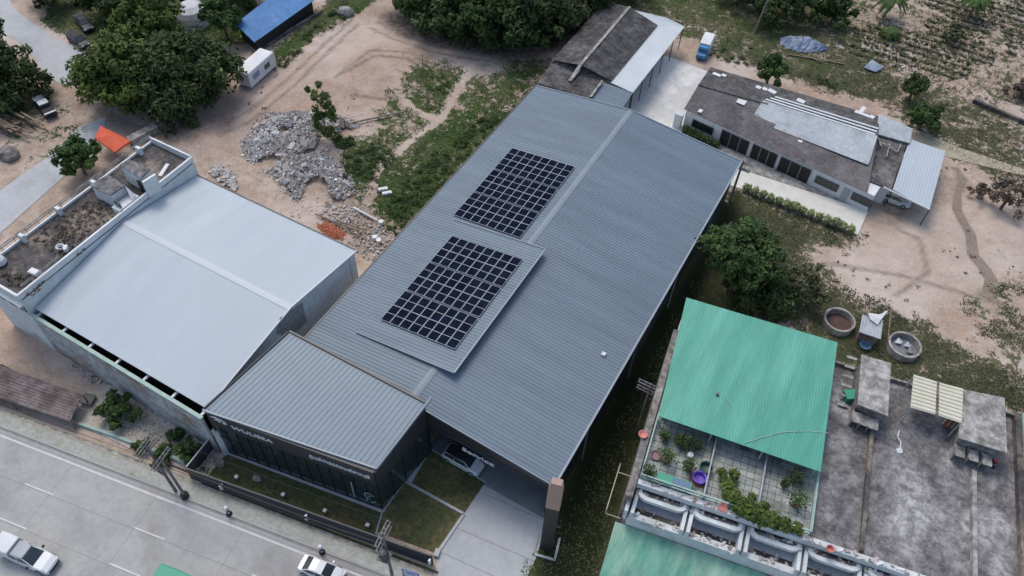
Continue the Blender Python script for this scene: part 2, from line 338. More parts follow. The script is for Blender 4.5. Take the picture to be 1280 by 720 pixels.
# field furrows (ridged rows) top right
fp=W2([(1040,30),(1060,-40),(1500,-40),(1400,200),(1280,140),(1150,95),(1130,98)]); fk=blur(inpoly(XX,YY,fp).astype(float),3)
fa=P(1240,118)-P(1130,82); fa.normalize(); fn=(-fa[1],fa[0])
u=(XX*fn[0]+YY*fn[1]); v=XX*fa[0]+YY*fa[1]
hz+=fk*.28*np.sin(u*2*PI/1.9)*(.6+.4*np.sin(v*2*PI/1.6+np.sin(u*.7)*2))
tr=segdist(0,[(1195,212),(1203,225),(1196,245),(1196,262),(1213,292),(1216,320),(1232,338),(1240,352),(1228,372)]); trk=np.clip(1.7-tr/.55,0,1)
hz-=trk*.25
ny,nx=XX.shape
jit=np.random.RandomState(3).rand(ny,nx)
hz+=(blur(jit,2)-.5)*.22*(1-(( -.1665*XX+.986*YY)<26))
for pl_ in ([(832,60),(900,88),(885,120),(868,165),(1100,235),(1095,275),(1074,300),(905,242),(860,245),(770,190),(730,140),(765,90)],[(1135,155),(1290,205),(1290,230),(1135,185)],[(-60,230),(60,170),(135,130),(140,165),(95,220),(0,300),(-100,380)],[(-60,-30),(10,-30),(110,50),(120,85),(100,112),(50,105),(-60,60)],[(480,540),(700,590),(700,740),(400,740),(240,600)],[(60,465),(180,460),(290,560),(250,600),(60,530)]):
    hz[inpoly(XX,YY,W2(pl_))]=-.02
hz[(-.1665*XX+.986*YY)<25.5]=-.02; hz[np.clip(1.7-segdist(0,[(1195,212),(1203,225),(1196,245),(1196,262),(1213,292),(1216,320),(1232,338),(1240,352),(1228,372)])/.8,0,1)>0]=.02
Zd=np.maximum(Zd,trk*.35)
verts=np.stack([XX,YY,hz],-1).reshape(-1,3)
idx=np.arange(ny*nx).reshape(ny,nx); q=np.stack([idx[:-1,:-1],idx[:-1,1:],idx[1:,1:],idx[1:,:-1]],-1).reshape(-1,4)
# far apron so that the one sheet reaches the horizon
far=[(-2500,-1500),(2500,-1500),(2500,3500),(-2500,3500)]
me=bpy.data.meshes.new('ground'); nv=len(verts)
vl=verts.tolist()+[(a,b,0) for a,b in far]
c0,c1,c2,c3=idx[0,0],idx[0,-1],idx[-1,-1],idx[-1,0]
fl=q.tolist()
e0=list(idx[0,:]); e1=list(idx[:,-1]); e2=list(idx[-1,::-1]); e3=list(idx[::-1,0])
fl+=[[nv,nv+1]+e0[::-1],[nv+1,nv+2]+e1[::-1],[nv+2,nv+3]+e2[::-1],[nv+3,nv]+e3[::-1]]
me.from_pydata(vl,[],fl); me.polygons.foreach_set('use_smooth',[True]*len(me.polygons))
ca=me.color_attributes.new('zone','FLOAT_COLOR','POINT')
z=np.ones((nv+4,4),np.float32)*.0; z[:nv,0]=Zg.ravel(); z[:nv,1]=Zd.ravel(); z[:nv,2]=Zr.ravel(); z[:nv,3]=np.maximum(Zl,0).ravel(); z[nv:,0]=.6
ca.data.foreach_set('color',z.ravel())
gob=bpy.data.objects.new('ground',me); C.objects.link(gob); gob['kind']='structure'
def groundmat():
    M=bpy.data.materials.new('ground soil and grass'); M.use_nodes=True; n=M.node_tree.nodes; l=M.node_tree.links; b=n['Principled BSDF']
    b.inputs['Roughness'].default_value=.95; b.inputs['Specular IOR Level'].default_value=.1
    at=n.new('ShaderNodeVertexColor'); at.layer_name='zone'; sp=n.new('ShaderNodeSeparateColor'); l.new(at.outputs['Color'],sp.inputs['Color'])
    g=n.new('ShaderNodeNewGeometry')
    def nz(s,d=8,r=.65):
        t=n.new('ShaderNodeTexNoise'); t.inputs['Scale'].default_value=s; t.inputs['Detail'].default_value=d; t.inputs['Roughness'].default_value=r
        l.new(g.outputs['Position'],t.inputs['Vector']); return t.outputs['Fac']
    def mth(op,a,b_,c_=None):
        x=n.new('ShaderNodeMath'); x.operation=op
        for i,v in enumerate((a,b_)+((c_,) if c_ is not None else ())):
            if isinstance(v,(int,float)): x.inputs[i].default_value=v
            else: l.new(v,x.inputs[i])
        return x.outputs[0]
    def rng(f,a,b_):
        r=n.new('ShaderNodeMapRange'); r.inputs['From Min'].default_value=a; r.inputs['From Max'].default_value=b_; l.new(f,r.inputs['Value']); return r.outputs['Result']
    def mix(f,a,b_):
        x=n.new('ShaderNodeMix'); x.data_type='RGBA'; l.new(f,x.inputs['Factor'])
        for k,v in (('A',a),('B',b_)):
            s=[i for i in x.inputs if i.name==k and i.type=='RGBA'][0]
            if isinstance(v,tuple): s.default_value=(*v,1)
            else: l.new(v,s)
        return [o for o in x.outputs if o.type=='RGBA'][0]
    fine=nz(1.1); med=nz(.35); big=nz(.07,5); vf=nz(4,4)
    dirt=mix(rng(med,.38,.62),(.33,.25,.19),(.47,.385,.31)); dirt=mix(rng(nz(.16,7,.7),.52,.66),dirt,(.37,.255,.175))
    dirt=mix(rng(fine,.5,.72),dirt,(.26,.205,.17)); dirt=mix(rng(big,.5,.62),dirt,(.5,.425,.37))
    dirt=mix(rng(vf,.52,.75),dirt,(.55,.48,.41))
    dirt=mix(mth('MULTIPLY',sp.outputs['Blue'],rng(med,.3,.7)),dirt,(.36,.225,.16))
    dirt=mix(mth('MULTIPLY',at.outputs['Alpha'],rng(fine,.2,.7)),dirt,(.56,.48,.42))
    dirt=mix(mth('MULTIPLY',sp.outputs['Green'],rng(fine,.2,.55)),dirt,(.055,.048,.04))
    sc=mix(rng(fine,.35,.65),(.03,.052,.016),(.08,.115,.035))
    sc=mix(rng(big,.42,.62),sc,(.15,.14,.08)); sc=mix(rng(vf,.5,.7),sc,(.04,.055,.02))
    eg=n.new('ShaderNodeSeparateXYZ'); l.new(g.outputs['Position'],eg.inputs[0]); ef=rng(eg.outputs['X'],-14,-4)
    olive=mix(rng(fine,.35,.65),(.06,.062,.03),(.13,.12,.07)); sc=mix(mth('MULTIPLY',ef,.65),sc,olive)
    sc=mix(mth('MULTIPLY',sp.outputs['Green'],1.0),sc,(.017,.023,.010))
    gm=mth('ADD',sp.outputs['Red'],mth('MULTIPLY',mth('SUBTRACT',mth('ADD',mth('MULTIPLY',fine,.5),mth('MULTIPLY',med,.5)),.5),3.4))
    out=mix(rng(gm,.40,.62),dirt,sc)
    l.new(out,b.inputs['Base Color'])
    bp=n.new('ShaderNodeBump'); bp.inputs['Distance'].default_value=.12; l.new(mth('ADD',mth('MULTIPLY',fine,1.6),mth('ADD',mth('MULTIPLY',med,1.5),mth('MULTIPLY',vf,.6))),bp.inputs['Height']); l.new(bp.outputs['Normal'],b.inputs['Normal'])
    return M
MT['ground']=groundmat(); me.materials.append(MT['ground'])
# ------------------------------------------------------------------ roads, kerbs, paving
struct('road',MB().quad(*strip(-60,22.25,.05,-260,160)),'conc')
mb=MB(); 
for w in (18.15,14.3,21.72): pass
mb.quad(*strip(21.62,21.8,.054,-260,160))
for k in range(-16,14):
    s0=-57.4+k*13.3
    for w in (18.16,14.3): mb.quad(rd(s0,w-.07,.054),rd(s0+3.5,w-.07,.054),rd(s0+3.5,w+.07,.054),rd(s0,w+.07,.054))
struct('road_marking',mb,'line')
mb=MB(); x=random.Random(4)
for w in (18.0,14.12,22.0):
    mb.quad(*strip(w-.03,w+.03,.0525,-200,120))
for k in range(-16,12):
    s0=-54.5+k*10.2+x.uniform(-.3,.3); mb.quad(rd(s0,-10,.0525),rd(s0+.06,-10,.0525),rd(s0+.06,22.2,.0525),rd(s0,22.2,.0525))
struct('road_joint',mb,'joint')
struct('gutter',MB().quad(*strip(22.25,22.5,.055,-260,160)),'joint')
struct('kerb',MB().prism(strip(22.5,22.72,0,-260,160),0,.15),'conc')
struct('verge',MB().prism(strip(22.72,24.0,0,-260,160),0,.13),'verge')
mb=MB()
mb.prism(strip(24.0,24.16,0,-260,-14),0,.17); mb.prism(strip(24.45,24.6,0,-260,-40.6),0,.2)
struct('drain_kerb',mb,'tan')
struct('drain_cover',MB().prism(strip(24.16,24.45,0,-260,-14),0,.12),'slab')
struct('drain_bank',MB().quad(*strip(24.45,24.75,.06,-40.5,-14)),'lawn')
tp=[P(*a) for a in ((1195,210),(1203,224),(1197,243),(1196,262),(1205,280),(1213,293),(1216,318),(1232,338),(1240,352),(1234,372))]; mb=MB(); vs=[]
for k_,v_ in enumerate(tp):
    d_=(tp[min(k_+1,len(tp)-1)]-tp[max(k_-1,0)]).normalized(); s_=Vector((-d_.y,d_.x,0))*(.35+.2*math.sin(k_*1.7)**2+.05*k_); vs+=[v_+s_+Vector((0,0,.045)),v_-s_+Vector((0,0,.045))]
mb.add(vs,[(2*k_,2*k_+1,2*k_+3,2*k_+2) for k_ in range(len(tp)-1)]); struct('gully',mb,mat('wet sand',(.19,.15,.11),(.24,.19,.15),.8,.7,grain=.15))
# left lane and concrete paths
struct('side_road',MB().quad(*sheet([(0,236),(95,158),(128,150),(126,172),(92,200),(78,215),(0,280),(-60,330),(-160,330)],.03)),'drive') if False else None
mb=MB(); mb.add(sheet([(-120,330),(0,238),(60,196),(97,160),(132,146),(130,165),(90,212),(0,292),(-90,360)],.03),[tuple(range(9))]); struct('side_road',mb,'drive')
mb=MB(); mb.add(sheet([(-40,-20),(5,-20),(16,10),(70,50),(98,60),(112,78),(110,95),(85,107),(55,98),(45,75),(20,50),(-40,20)],.03),[tuple(range(12))]); struct('side_path',mb,'drive')
mb=MB(); mb.add(sheet([(832,70),(895,93),(880,120),(858,165),(885,200),(870,240),(780,180),(740,140),(770,100)],.03),[tuple(range(9))]); struct('rear_yard',mb,'yard')
struct('house_forecourt',MB().prism(sheet([(880,222),(905,200),(1086,262),(1072,294),(925,236)]),.0,.1),'cream')
struct('house_walkway',MB().prism(sheet([(860,175),(880,176),(1092,250),(1085.5,264),(898,203)]),.0,.18),'slab')
mb=MB(); mb.add(sheet([(1140,160),(1200,185),(1260,205),(1290,215),(1290,222),(1230,208),(1180,195),(1140,172)],.04),[tuple(range(8))]); struct('footpath',mb,'tan')
# site in front of the two grey buildings
D0=P(545,712);
mb=MB(); mb.add([(*q[:2],.05) for q in [P(606,604),P(690,640),P(668,702),P(652,735),P(543,727),P(548,690),P(580,643)]],[tuple(range(7))]); struct('driveway',mb,'drive')
mb=MB()
for a,b in (((604,617),(700,660)),((570,660),(668,702)),((552,691),(650,735))):
    a,b=P(*a),P(*b); a.z=b.z=.056; mb.bar(a,b,.07,.006)
struct('driveway_joint',mb,'joint')
struct('service_bay_floor',MB().quad((-26,28+4.2,.055),(-11.6,32.0,.055),(-11.6,45,.055),(-26,45,.055)),'bay')
mb=MB(); mb.add([(*q[:2],.052) for q in [P(538,561),P(607,604),P(640,619),P(640,600),P(545,545)]],[(0,1,2,3,4)]); struct('service_apron',mb,'bay')
def lawn(px,m,label=None): return struct('lawn',MB().prism([(*q[:2],0) for q in [P(*a) for a in px]],0,.07),m)
lawn([(283,568),(478,640),(479,641),(470,672),(430,662),(258,598)],'lawn')
lawn([(480,641),(506,604),(577,644),(548,692),(470,664)],'lawn2')
lawn([(510,602),(539,563),(607,603),(580,641)],'lawn2')
mb=MB(); 
for a,b,w,h in (((283,566),(478,639.5),.35,.2),((479,640),(506,602),.18,.16),((506,602),(580,643),.28,.2),((580,643),(548,690),.3,.2),((548,688),(545,697),.5,.5),((538,561),(608,604),.18,.14),((478,640),(470,668),.14,.12)):
    a,b=P(*a),P(*b); a.z=b.z=h/2; mb.bar(a,b,w,h)
struct('lawn_kerb',mb,'greytrim')
struct('step',MB().prism([P(538,563),P(533,558),P(505,598),P(514,605)],0,.22),'drive')
# trench wall top right, garden beds by the road at left
a,b=P(1215,128),P(1290,160); a.z=b.z=.35; tag(MB().bar(a,b,.5,.7).build('retaining_wall','deckd'),'long low dark concrete wall at the field edge far right','wall')
mb=MB(); mb.prism([P(*q) for q in [(98,495),(170,470),(262,548),(262,585),(200,572),(160,560),(110,535),(85,524),(80,512)]],0,.09); struct('gravel_bed',mb,'gravel')
t=thing('planter_border','rounded pink and green painted kerb round the gravel bed by the road','kerb',P(90,510))
mb=MB(); pts=[P(*q) for q in [(98,494),(84,504),(80,513),(86,524),(100,531)]]
for i in range(len(pts)-1): 
    for p_ in (i,i+1): pts[p_].z=.2
    mb.bar(pts[i],pts[i+1],.3,.4)
mb.build('curved_border','copper',t)
mb=MB(); pts=[P(*q) for q in [(100,531),(135,543),(170,556),(215,572),(250,590)]]
for i in range(len(pts)-1):
    pts[i].z=pts[i+1].z=.22; mb.bar(pts[i],pts[i+1],.3,.44)
mb.build('straight_border','mint',t)
# ------------------------------------------------------------------ 1 the long service building
EV=7.5; RX,RZ=-27.5,9.15; X0,X1,Y0,Y1=-42.2,-11.3,32.3,86.0
B=thing('service_building','long blue grey metal roofed service building carrying both solar arrays','building',((X0+X1)/2,(Y0+Y1)/2,0))
mb=MB(); mb.corr((X0,Y0,EV),(X0,Y1,EV),(RX,Y1,RZ),(RX,Y0,RZ),.42,.045,.3); mb.build('roof','roof',B)
mb=MB(); mb.corr((X1,Y0,EV),(X1,Y1,EV),(RX,Y1,RZ),(RX,Y0,RZ),.42,.045,.3); mb.build('roof','roof',B)
mb=MB(); mb.slab([(RX-.38,Y0,RZ+.02),(RX,Y0,RZ+.07),(RX,Y1,RZ+.07),(RX-.38,Y1,RZ+.02)],.02); mb.slab([(RX,Y0,RZ+.07),(RX+.38,Y0,RZ+.02),(RX+.38,Y1,RZ+.02),(RX,Y1,RZ+.07)],.02); mb.build('ridge_cap',mat('ridge grey',(.175,.22,.255),(.19,.238,.272),.5,.5,spec=.35),B)
wz=lambda x: EV-.12+(RZ-EV)*(1-abs(x-RX)/(RX-X0 if x<RX else X1-RX))
def gab(y,x0,x1,zb):
    xs=[x0]+([RX] if x0<RX<x1 else [])+[x1]; mb=MB()
    top=[(x,wz(x)) for x in xs]
    n=len(xs); vs=[(x,y+dy,zb) for dy in(0,.25) for x in(x0,x1)]+[(x,y+dy,z) for dy in(0,.25) for x,z in top]
    if n==3: fs=[(0,1,6,5,4),(3,2,7,8,9),(4,5,8,7),(5,6,9,8),(0,4,7,2),(1,3,9,6)]
    else: fs=[(0,1,5,4),(3,2,6,7),(4,5,7,6),(0,4,6,2),(1,3,7,5)]
    fs.append((0,2,3,1)); return mb.add(vs,fs)
gab(Y1-.35,X0+.2,X1-.3,0).build('rear_wall','greytrim',B)
gab(Y0+.08,-25.6,X1-.1,5.9).build('fascia','fascia',B)
gab(Y0+.08,X0+.2,-25.6,0).build('front_wall','fascia',B)
MB().prism([(X1-.55,Y0+.3),(X1-.3,Y0+.3),(X1-.3,Y1-.35),(X1-.55,Y1-.35)],0,EV-.05).build('side_wall','fascia',B)
MB().prism([(X0+.2,Y0+.3),(X0+.45,Y0+.3),(X0+.45,Y1-.35),(X0+.2,Y1-.35)],0,EV-.05).build('side_wall','greytrim',B)
mb=MB(); mb.prism([(-26,40),(X1-.55,40),(X1-.55,40.25),(-26,40.25)],0,6.5); mb.build('bay_wall','fascia',B)
for i,xx in enumerate((-23.4,-19.6,-15.8)):
    d=MB().box((xx,39.93,1.9),(3.2,.1,3.8)).build('roller_door','greytrim',B)
    mb=MB()
    for k in range(12): mb.box((xx,39.87,.25+k*.3),(3.1,.03,.04))
    mb.build('slat','steel',d)
mb=MB(); mb.box(((-25.6+X1)/2,Y0-.02,6.25),(X1+25.6,.12,.06)); mb.build('fascia_trim','steel',B)
g=MB(); g.box((X1+.12,(Y0+Y1)/2,EV-.02),(.22,Y1-Y0,.16)); g.build('gutter','palecap',B)
g=MB(); g.box((X0-.12,(Y0+Y1)/2,EV-.02),(.2,Y1-Y0,.14)); g.build('gutter','darktrim',B)
g=MB(); g.bar((-25.6,Y0-.03,wz(-25.6)+.16),(X1,Y0-.03,EV+.04),.12,.2); g.build('verge_flashing','palecap',B)
g=MB(); g.bar((X0,Y1,EV+.05),(RX,Y1,RZ+.07),.14,.12); g.bar((RX,Y1,RZ+.07),(X1,Y1,EV+.05),.14,.12); g.build('verge_flashing','palecap',B)
for yy in (40,52,64,76): MB().tube((X1+.05,yy,0),(X1+.05,yy,EV-.1),.07,.07,8).build('downpipe','palecap',B)
for xx in (X1-.45,): MB().box((xx,Y0+.45,2.3),(.35,.35,5.2)).build('column','fascia',B)
A_=Vector((-25.6,Y0,0)); B_=Vector((X1,Y0,0))
text('sign_lettering','Service',.85,'white',B,wallmat(A_,B_,4.2,5.2,.16),width=3.7,extr=.04)
# raised jack roof
PX0,PX1,PY0,PY1=-37.7,-25.3,37.0,56.6; pz=lambda x: 8.1+(x-PX0)/(PX1-PX0)*1.75
mb=MB(); mb.corr((PX0,PY0,pz(PX0)),(PX0,PY1,pz(PX0)),(PX1,PY1,pz(PX1)),(PX1,PY0,pz(PX1)),.42,.045,.3,.1); pr=mb.build('raised_roof','roof',B)
mb=MB(); mb.bar((PX0,PY0-.03,pz(PX0)+.03),(PX1,PY0-.03,pz(PX1)+.03),.1,.2); mb.bar((PX1+.04,PY0,pz(PX1)+.03),(PX1+.04,PY1,pz(PX1)+.03),.14,.2); mb.bar((PX0,PY1+.03,pz(PX0)+.03),(PX1,PY1+.03,pz(PX1)+.03),.1,.2); mb.build('flashing','palecap',pr)
mb=MB()
rz_=lambda x: EV+(RZ-EV)*(1-abs(x-RX)/(RX-X0 if x<RX else X1-RX))
for yy in np.arange(PY0+1,PY1,2.9):
    for xx in (-33,-29.5,-26.2): mb.box((xx,yy,(rz_(xx)+pz(xx))/2),(.08,.08,max(.05,pz(xx)-rz_(xx))))
mb.each('support_post','steel',pr)
MB().box((-13.6,48.2,EV+.38),(.45,.45,.28)).build('roof_vent','galvw',B)
# ------------------------------------------------------------------ solar panels
def panel(cz_):
    t=thing('solar_panel','x','solar panel',(0,0,0),0,'g')
    return t
w_,l_=1.165,2.33
pt=thing('solar_panel','x','solar panel')
mb=MB()
for x_ in (-w_/2+.02,w_/2-.02): mb.box((x_,0,0),(.035,l_,.05))
for y_ in (-l_/2+.02,0,l_/2-.02): mb.box((0,y_,0),(w_-.09,.035 if y_ else .05,.045))
mb.build('frame','alu',pt)
for sgn,nm in ((-1,'cell_glass'),(1,'cell_glass')):
    mb=MB(); mb.box((0,sgn*l_/4,.0),(w_-.06,l_/2-.05,.034)); mb.build(nm,'cell',pt)
ORD=['first','second','third','fourth','fifth','sixth','seventh','eighth','ninth','tenth','eleventh','twelfth','thirteenth','last']
def array(xa,xb,ya,rows,zf,which,group,first):
    sl=math.atan2(zf(xb)-zf(xa),xb-xa); n=8
    for r in range(rows):
        y=ya+(r+.5)*2.36+(r//2)*.16
        for c in range(n):
            x=xa+(c+.5)*(xb-xa)/n; z=zf(x)+.2
            o=pt if first and r==0 and c==0 else dup(pt,(0,0,0))
            o.location=(x,y,z); o.rotation_euler=(0,-sl,0)
            o['label']='dark solar panel %s from left in %s row from front of the %s array'%(ORD[c],ORD[r],which)
            o['group']=group
array(-36.3,-26.75,39.5,6,pz,'nearer raised','solar panels on the raised roof',True)
array(-38.15,-28.95,56.9+.35,6,rz_,'farther','solar panels on the long roof',False)
mb=MB()
# ------------------------------------------------------------------ 2 showroom
SB=thing('showroom','glass fronted showroom with blue grey ribbed lean-to roof and dark fascia','building',(-35,27,0))
fl_,fr=rd(-40.5,28.55),rd(-21.75,28.55); ZF,ZB=8.4,10.5
Lb,Rb=Vector((-42.3,32.15,ZB)),Vector((-25.55,32.15,ZB))
Lf,Rf=Vector((fl_.x,fl_.y,ZF)),Vector((fr.x,fr.y,ZF))
Rf.x=-26.35; Rf.y=24.9
mb=MB(); mb.corr(Lf,Rf,Rb,Lb,.56,.05,.25,.12); mb.build('roof','roofs',SB)
mb=MB(); o_=Vector((0,0,.1)); mb.bar(Lf+o_,Rf+o_,.16,.24); mb.build('front_flashing','palecap',SB)
mb=MB(); mb.bar(Rf+o_,Rb+o_+Vector((.3,.7,.35)),.2,.3); mb.build('side_flashing','palecap',SB)
mb=MB(); mb.bar(Lb+Vector((0,.12,.02)),Rb+Vector((0,.12,.02)),.2,.36); mb.build('rear_flashing','darktrim',SB)
mb=MB(); mb.bar(Lf+Vector((-.08,0,.06)),Lb+Vector((-.08,0,.06)),.14,.2); mb.build('left_flashing','darktrim',SB)
# walls: glass front + fascia
ga,gb=rd(-40.2,28.62),rd(-21.95,28.62); gc=Vector((-25.7,32.2,0))
mb=MB(); 
def wallq(mb,a,b,z0,z1,t=.2,z1b=None,z0b=None):
    z1b=z1 if z1b is None else z1b; z0b=z0 if z0b is None else z0b
    u=(V3(b)-V3(a)); u.z=0; u.normalize(); n=Vector((u.y,-u.x,0))*t/2
    vs=[(a[0]+k*n.x,a[1]+k*n.y,z) for k in(1,-1) for z in(z0,z1)]+[(b[0]+k*n.x,b[1]+k*n.y,z) for k in(1,-1) for z in(z0b,z1b)]
    return mb.add(vs,[(0,4,5,1),(2,3,7,6),(1,5,7,3),(0,2,6,4),(0,1,3,2),(4,6,7,5)])
ZG=5.9
wallq(MB(),ga,gb,ZG,ZF-.02,.3).build('fascia','fascia',SB)
wallq(MB(),gb,gc,ZG,ZF-.1,.3,ZB-.1,ZG).build('side_fascia','fascia',SB)
gw=wallq(MB(),ga,gb,.25,ZG,.1).build('glass_wall','glass',SB)
mb=MB(); L=(gb-ga).length
for k in range(15):
    p=ga.lerp(gb,k/14); p2=p-RN*.08; mb.bar((p2.x,p2.y,.2),(p2.x,p2.y,ZG),.1,.1)
for zz in (.3,3.7,): mb.bar((*(ga-RN*.08)[:2],zz),(*(gb-RN*.08)[:2],zz),.08,.08)
mb.build('mullion','darktrim',gw)
gw2=wallq(MB(),gb,gc,.25,ZG,.1).build('glass_wall','glass',SB)
mb=MB()
for k in range(5):
    p=gb.lerp(gc,k/4)+Vector((.08,0,0)); mb.bar((p.x,p.y,.2),(p.x,p.y,ZG),.1,.1)
mb.bar((gb.x+.08,gb.y,3.7),(gc.x+.08,gc.y,3.7),.08,.08); mb.build('mullion','darktrim',gw2)
wallq(MB(),ga,Vector((-42,32,0)),0,ZF,.2,ZB-.1).build('side_wall','fascia',SB)
MB().prism([ga+RN*.3,gb+RN*.3-RT*.3,(-26.2,32),(-41.8,32)],0,.15).build('floor','bay',SB)
MB().box((-33,31.6,3),(14,.2,6)).build('back_wall','greytrim',SB)
text('sign_lettering','WULISSA',.72,'white',SB,wallmat(ga,gb,2.7,7.1,.22),width=4.6,extr=.05)
mb=MB(); mw=wallmat(ga,gb,.5,7.35,.2)
def inwall(mb,quads,mw,t=.06):
    for p in quads:
        n=len(p); mb.add([mw@Vector((x,y,0)) for x,y in p]+[mw@Vector((x,y,t)) for x,y in p],[tuple(range(n))[::-1],tuple(range(n,2*n))]+[(i,(i+1)%n,n+(i+1)%n,n+i) for i in range(n)])
inwall(mb,[[(0,.75),(.7,.95),(1.2,.5),(.95,.42),(.6,.7)],[(.25,.3),(.8,.6),(1.1,.2),(.9,.1),(.7,.35)],[(1.0,.95),(1.7,.55),(1.75,.15),(1.5,.1),(1.45,.45)],[(1.2,.1),(1.35,.35),(1.5,.05)]],mw); mb.build('sign_emblem','white',SB)
text('sign_lettering','ศูนย์การรถยนต์ราชบุรี',.7,'white',SB,wallmat(ga,gb,11.3,7.0,.22),width=6.5,extr=.05)
mb=MB(); mw=wallmat(ga,gb,16.5,.9,.2)
for k in range(18):
    a0=.4+k*.3; a1=a0+.32
    if k<15: inwall(mb,[[(.7+.62*math.cos(a0),1.75+.75*math.sin(a0)),(.7+.62*math.cos(a1),1.75+.75*math.sin(a1)),(.7+.42*math.cos(a1),1.75+.53*math.sin(a1)),(.7+.42*math.cos(a0),1.75+.53*math.sin(a0))]],mw,.02)
inwall(mb,[[(.5,1.6),(.9,1.75),(.9,1.95),(.5,1.8)],[(.3,1.0),(.5,1.05),(.35,.3),(.15,.3)],[(.7,.2),(1.4,.9),(1.3,1.1),(.6,.4)],[(-1.2,.2),(-1.0,.2),(-1.0,3.6),(-1.2,3.6)]],mw,.02)
mb.build('window_decal',mat('pale teal decal',(.2,.3,.31),rough=.5),gw)
wp=thing('boundary_post','tall white square post at the left end of the glass front','post',P(283,567)); 
MB().bar(P(283,567),Vector((P(283,567).x-.2,P(283,567).y+.1,4.6)),.55,.5).build('shaft','white',wp)
p=P(283,567); MB().box((p.x-.2,p.y+.1,4.66),(.5,.5,.12)).build('cap','greytrim',wp)
mb=MB(); p=P(270,560); mb.box((-43.6,25.2,2.2),(1.2,.12,3.6),rz=1.2); 
# ------------------------------------------------------------------ 3 pale roofed building left
WB=thing('pale_building','white building with smooth pale blue gable roof beside the showroom','building',(-57,34,0))
x0,x1,y0,y1=-69.4,-44.75,21.9,46.5; ez,rzz,ry=8.,9.7,35.2
mb=MB(); mb.corr((x0,y0,ez),(x1,y0,ez),(x1,ry,rzz),(x0,ry,rzz),.38,.009,.25); mb.build('roof','roof2',WB)
mb=MB(); mb.corr((x0,y1,ez),(x1,y1,ez),(x1,ry,rzz),(x0,ry,rzz),.38,.009,.25); mb.build('roof','roof2',WB)
mb=MB(); mb.slab([(x0,ry-.4,rzz),(x1,ry-.4,rzz),(x1,ry,rzz+.06),(x0,ry,rzz+.06)],.02); mb.slab([(x0,ry,rzz+.06),(x1,ry,rzz+.06),(x1,ry+.4,rzz),(x0,ry+.4,rzz)],.02); mb.build('ridge_cap',mat('pale ridge',(.45,.5,.54),rough=.5),WB)
for xx,mm in ((x1-.35,'wallw'),(x0+.1,'wallw')):
    mb=MB(); v=[(xx+d,y,z) for d in(0,.25) for y,z in((y0+.3,0),(y1-.3,0),(y1-.3,ez-.05),(ry,rzz-.08),(y0+.3,ez-.05))]
    mb.add(v,[(0,1,2,3,4),(9,8,7,6,5),(0,5,6,1),(1,6,7,2),(2,7,8,3),(3,8,9,4),(4,9,5,0)]); mb.build('gable_wall',mm,WB)
mb=MB(); 
for a,b in (((x1+.03,y0,ez+.03),(x1+.03,ry,rzz+.05)),((x1+.03,ry,rzz+.05),(x1+.03,y1,ez+.03))): mb.bar(a,b,.12,.22)
mb.build('verge_flashing','galvw',WB)
v=MB(); 
WA_,WB_=Vector((x1-.05,0,0)),Vector((x1-.05,60,0))
def onx(a,b): s_,z_=onwall(a,b,WA_,WB_); return (x1-.05,s_,z_)
v.add([onx(*a_) for a_ in ((345,417),(350,397),(378,378),(384,402),(366,420))],[(0,1,2,3,4)]); v.build('louvre_panel',mat('grey mesh panel',(.2,.21,.2),(.33,.34,.33),3,.9),WB)
MB().box(((x0+x1)/2,y1+.08,ez-.02),(x1-x0,.18,.15)).build('gutter','darktrim',WB)
MB().prism([(x0+.3,y1-.5),(x1-.3,y1-.5),(x1-.3,y1-.25),(x0+.3,y1-.25)],0,ez-.1).build('rear_wall','wallw',WB)
MB().prism([(x0-.5,y0-.65),(x1-.2,y0-.9),(x1-.2,y0-.7),(x0-.5,y0-.45)],0,7.4).build('front_wall','wallg',WB)
MB().prism([(x0+.2,y0+.3),(x1-.3,y0+.3),(x1-.3,y0+.5),(x0+.2,y0+.5)],0,ez-.2).build('inner_wall','darktrim',WB)
mb=MB(); mb.bar((x0-.6,y0-.6,7.5),(x1,y0-.9,7.5),.38,.2); mb.build('front_ledge','mint',WB)
mb=MB()
for k in range(7): mb.box((x0+.6+k*3.95,y0-.3,7.45),(.26,.9,.2))
mb.each('bracket','galvw',WB)
MB().tube((x1-.1,y1-1.3,0),(x1-.1,y1-1.3,ez-.1),.08).build('downpipe','galvw',WB)
#@@PART3
def ceiling(o): return o
def hutbox(mb,px,zt,zb):
    return mb.prism([P(a,b,zt) for a,b in px],zb,zt)
def ctr(px,z=0):
    q=[P(a,b,z) for a,b in px]; return (sum(v.x for v in q)/len(q),sum(v.y for v in q)/len(q))
# ------------------------------------------------------------------ 4 old row with roof deck, far left
OX0,OX1,OY0,OY1,DZ=-76.6,-69.55,21.2,46.9,10.
OB=thing('terrace_row','old white shophouse row with weedy open roof deck at the left edge','building',((OX0+OX1)/2,34,0))
MB().prism([(OX0,OY0),(OX1,OY0),(OX1,OY1),(OX0,OY1)],0,DZ-.2).build('wall','wallw',OB)
MB().prism([(OX0+.2,OY0+.2),(OX1-.1,OY0+.2),(OX1-.1,OY1-.2),(OX0+.2,OY1-.2)],DZ-.2,DZ).build('deck_floor','deckd',OB)
mb=MB(); mb.prism([(OX1-.25,OY0),(OX1,OY0),(OX1,OY1),(OX1-.25,OY1)],DZ,DZ+.75); mb.prism([(OX0,OY1-.2),(OX1-.25,OY1-.2),(OX1-.25,OY1),(OX0,OY1)],DZ,DZ+.9)
mb.prism([(OX0,OY0),(OX1-.25,OY0),(OX1-.25,OY0+.25),(OX0,OY0+.25)],DZ,DZ+.6); mb.prism([(OX0,OY0+.25),(OX0+.22,OY0+.25),(OX0+.22,OY1-.2),(OX0,OY1-.2)],DZ,DZ+.3); mb.build('parapet','white',OB)
rl=MB()
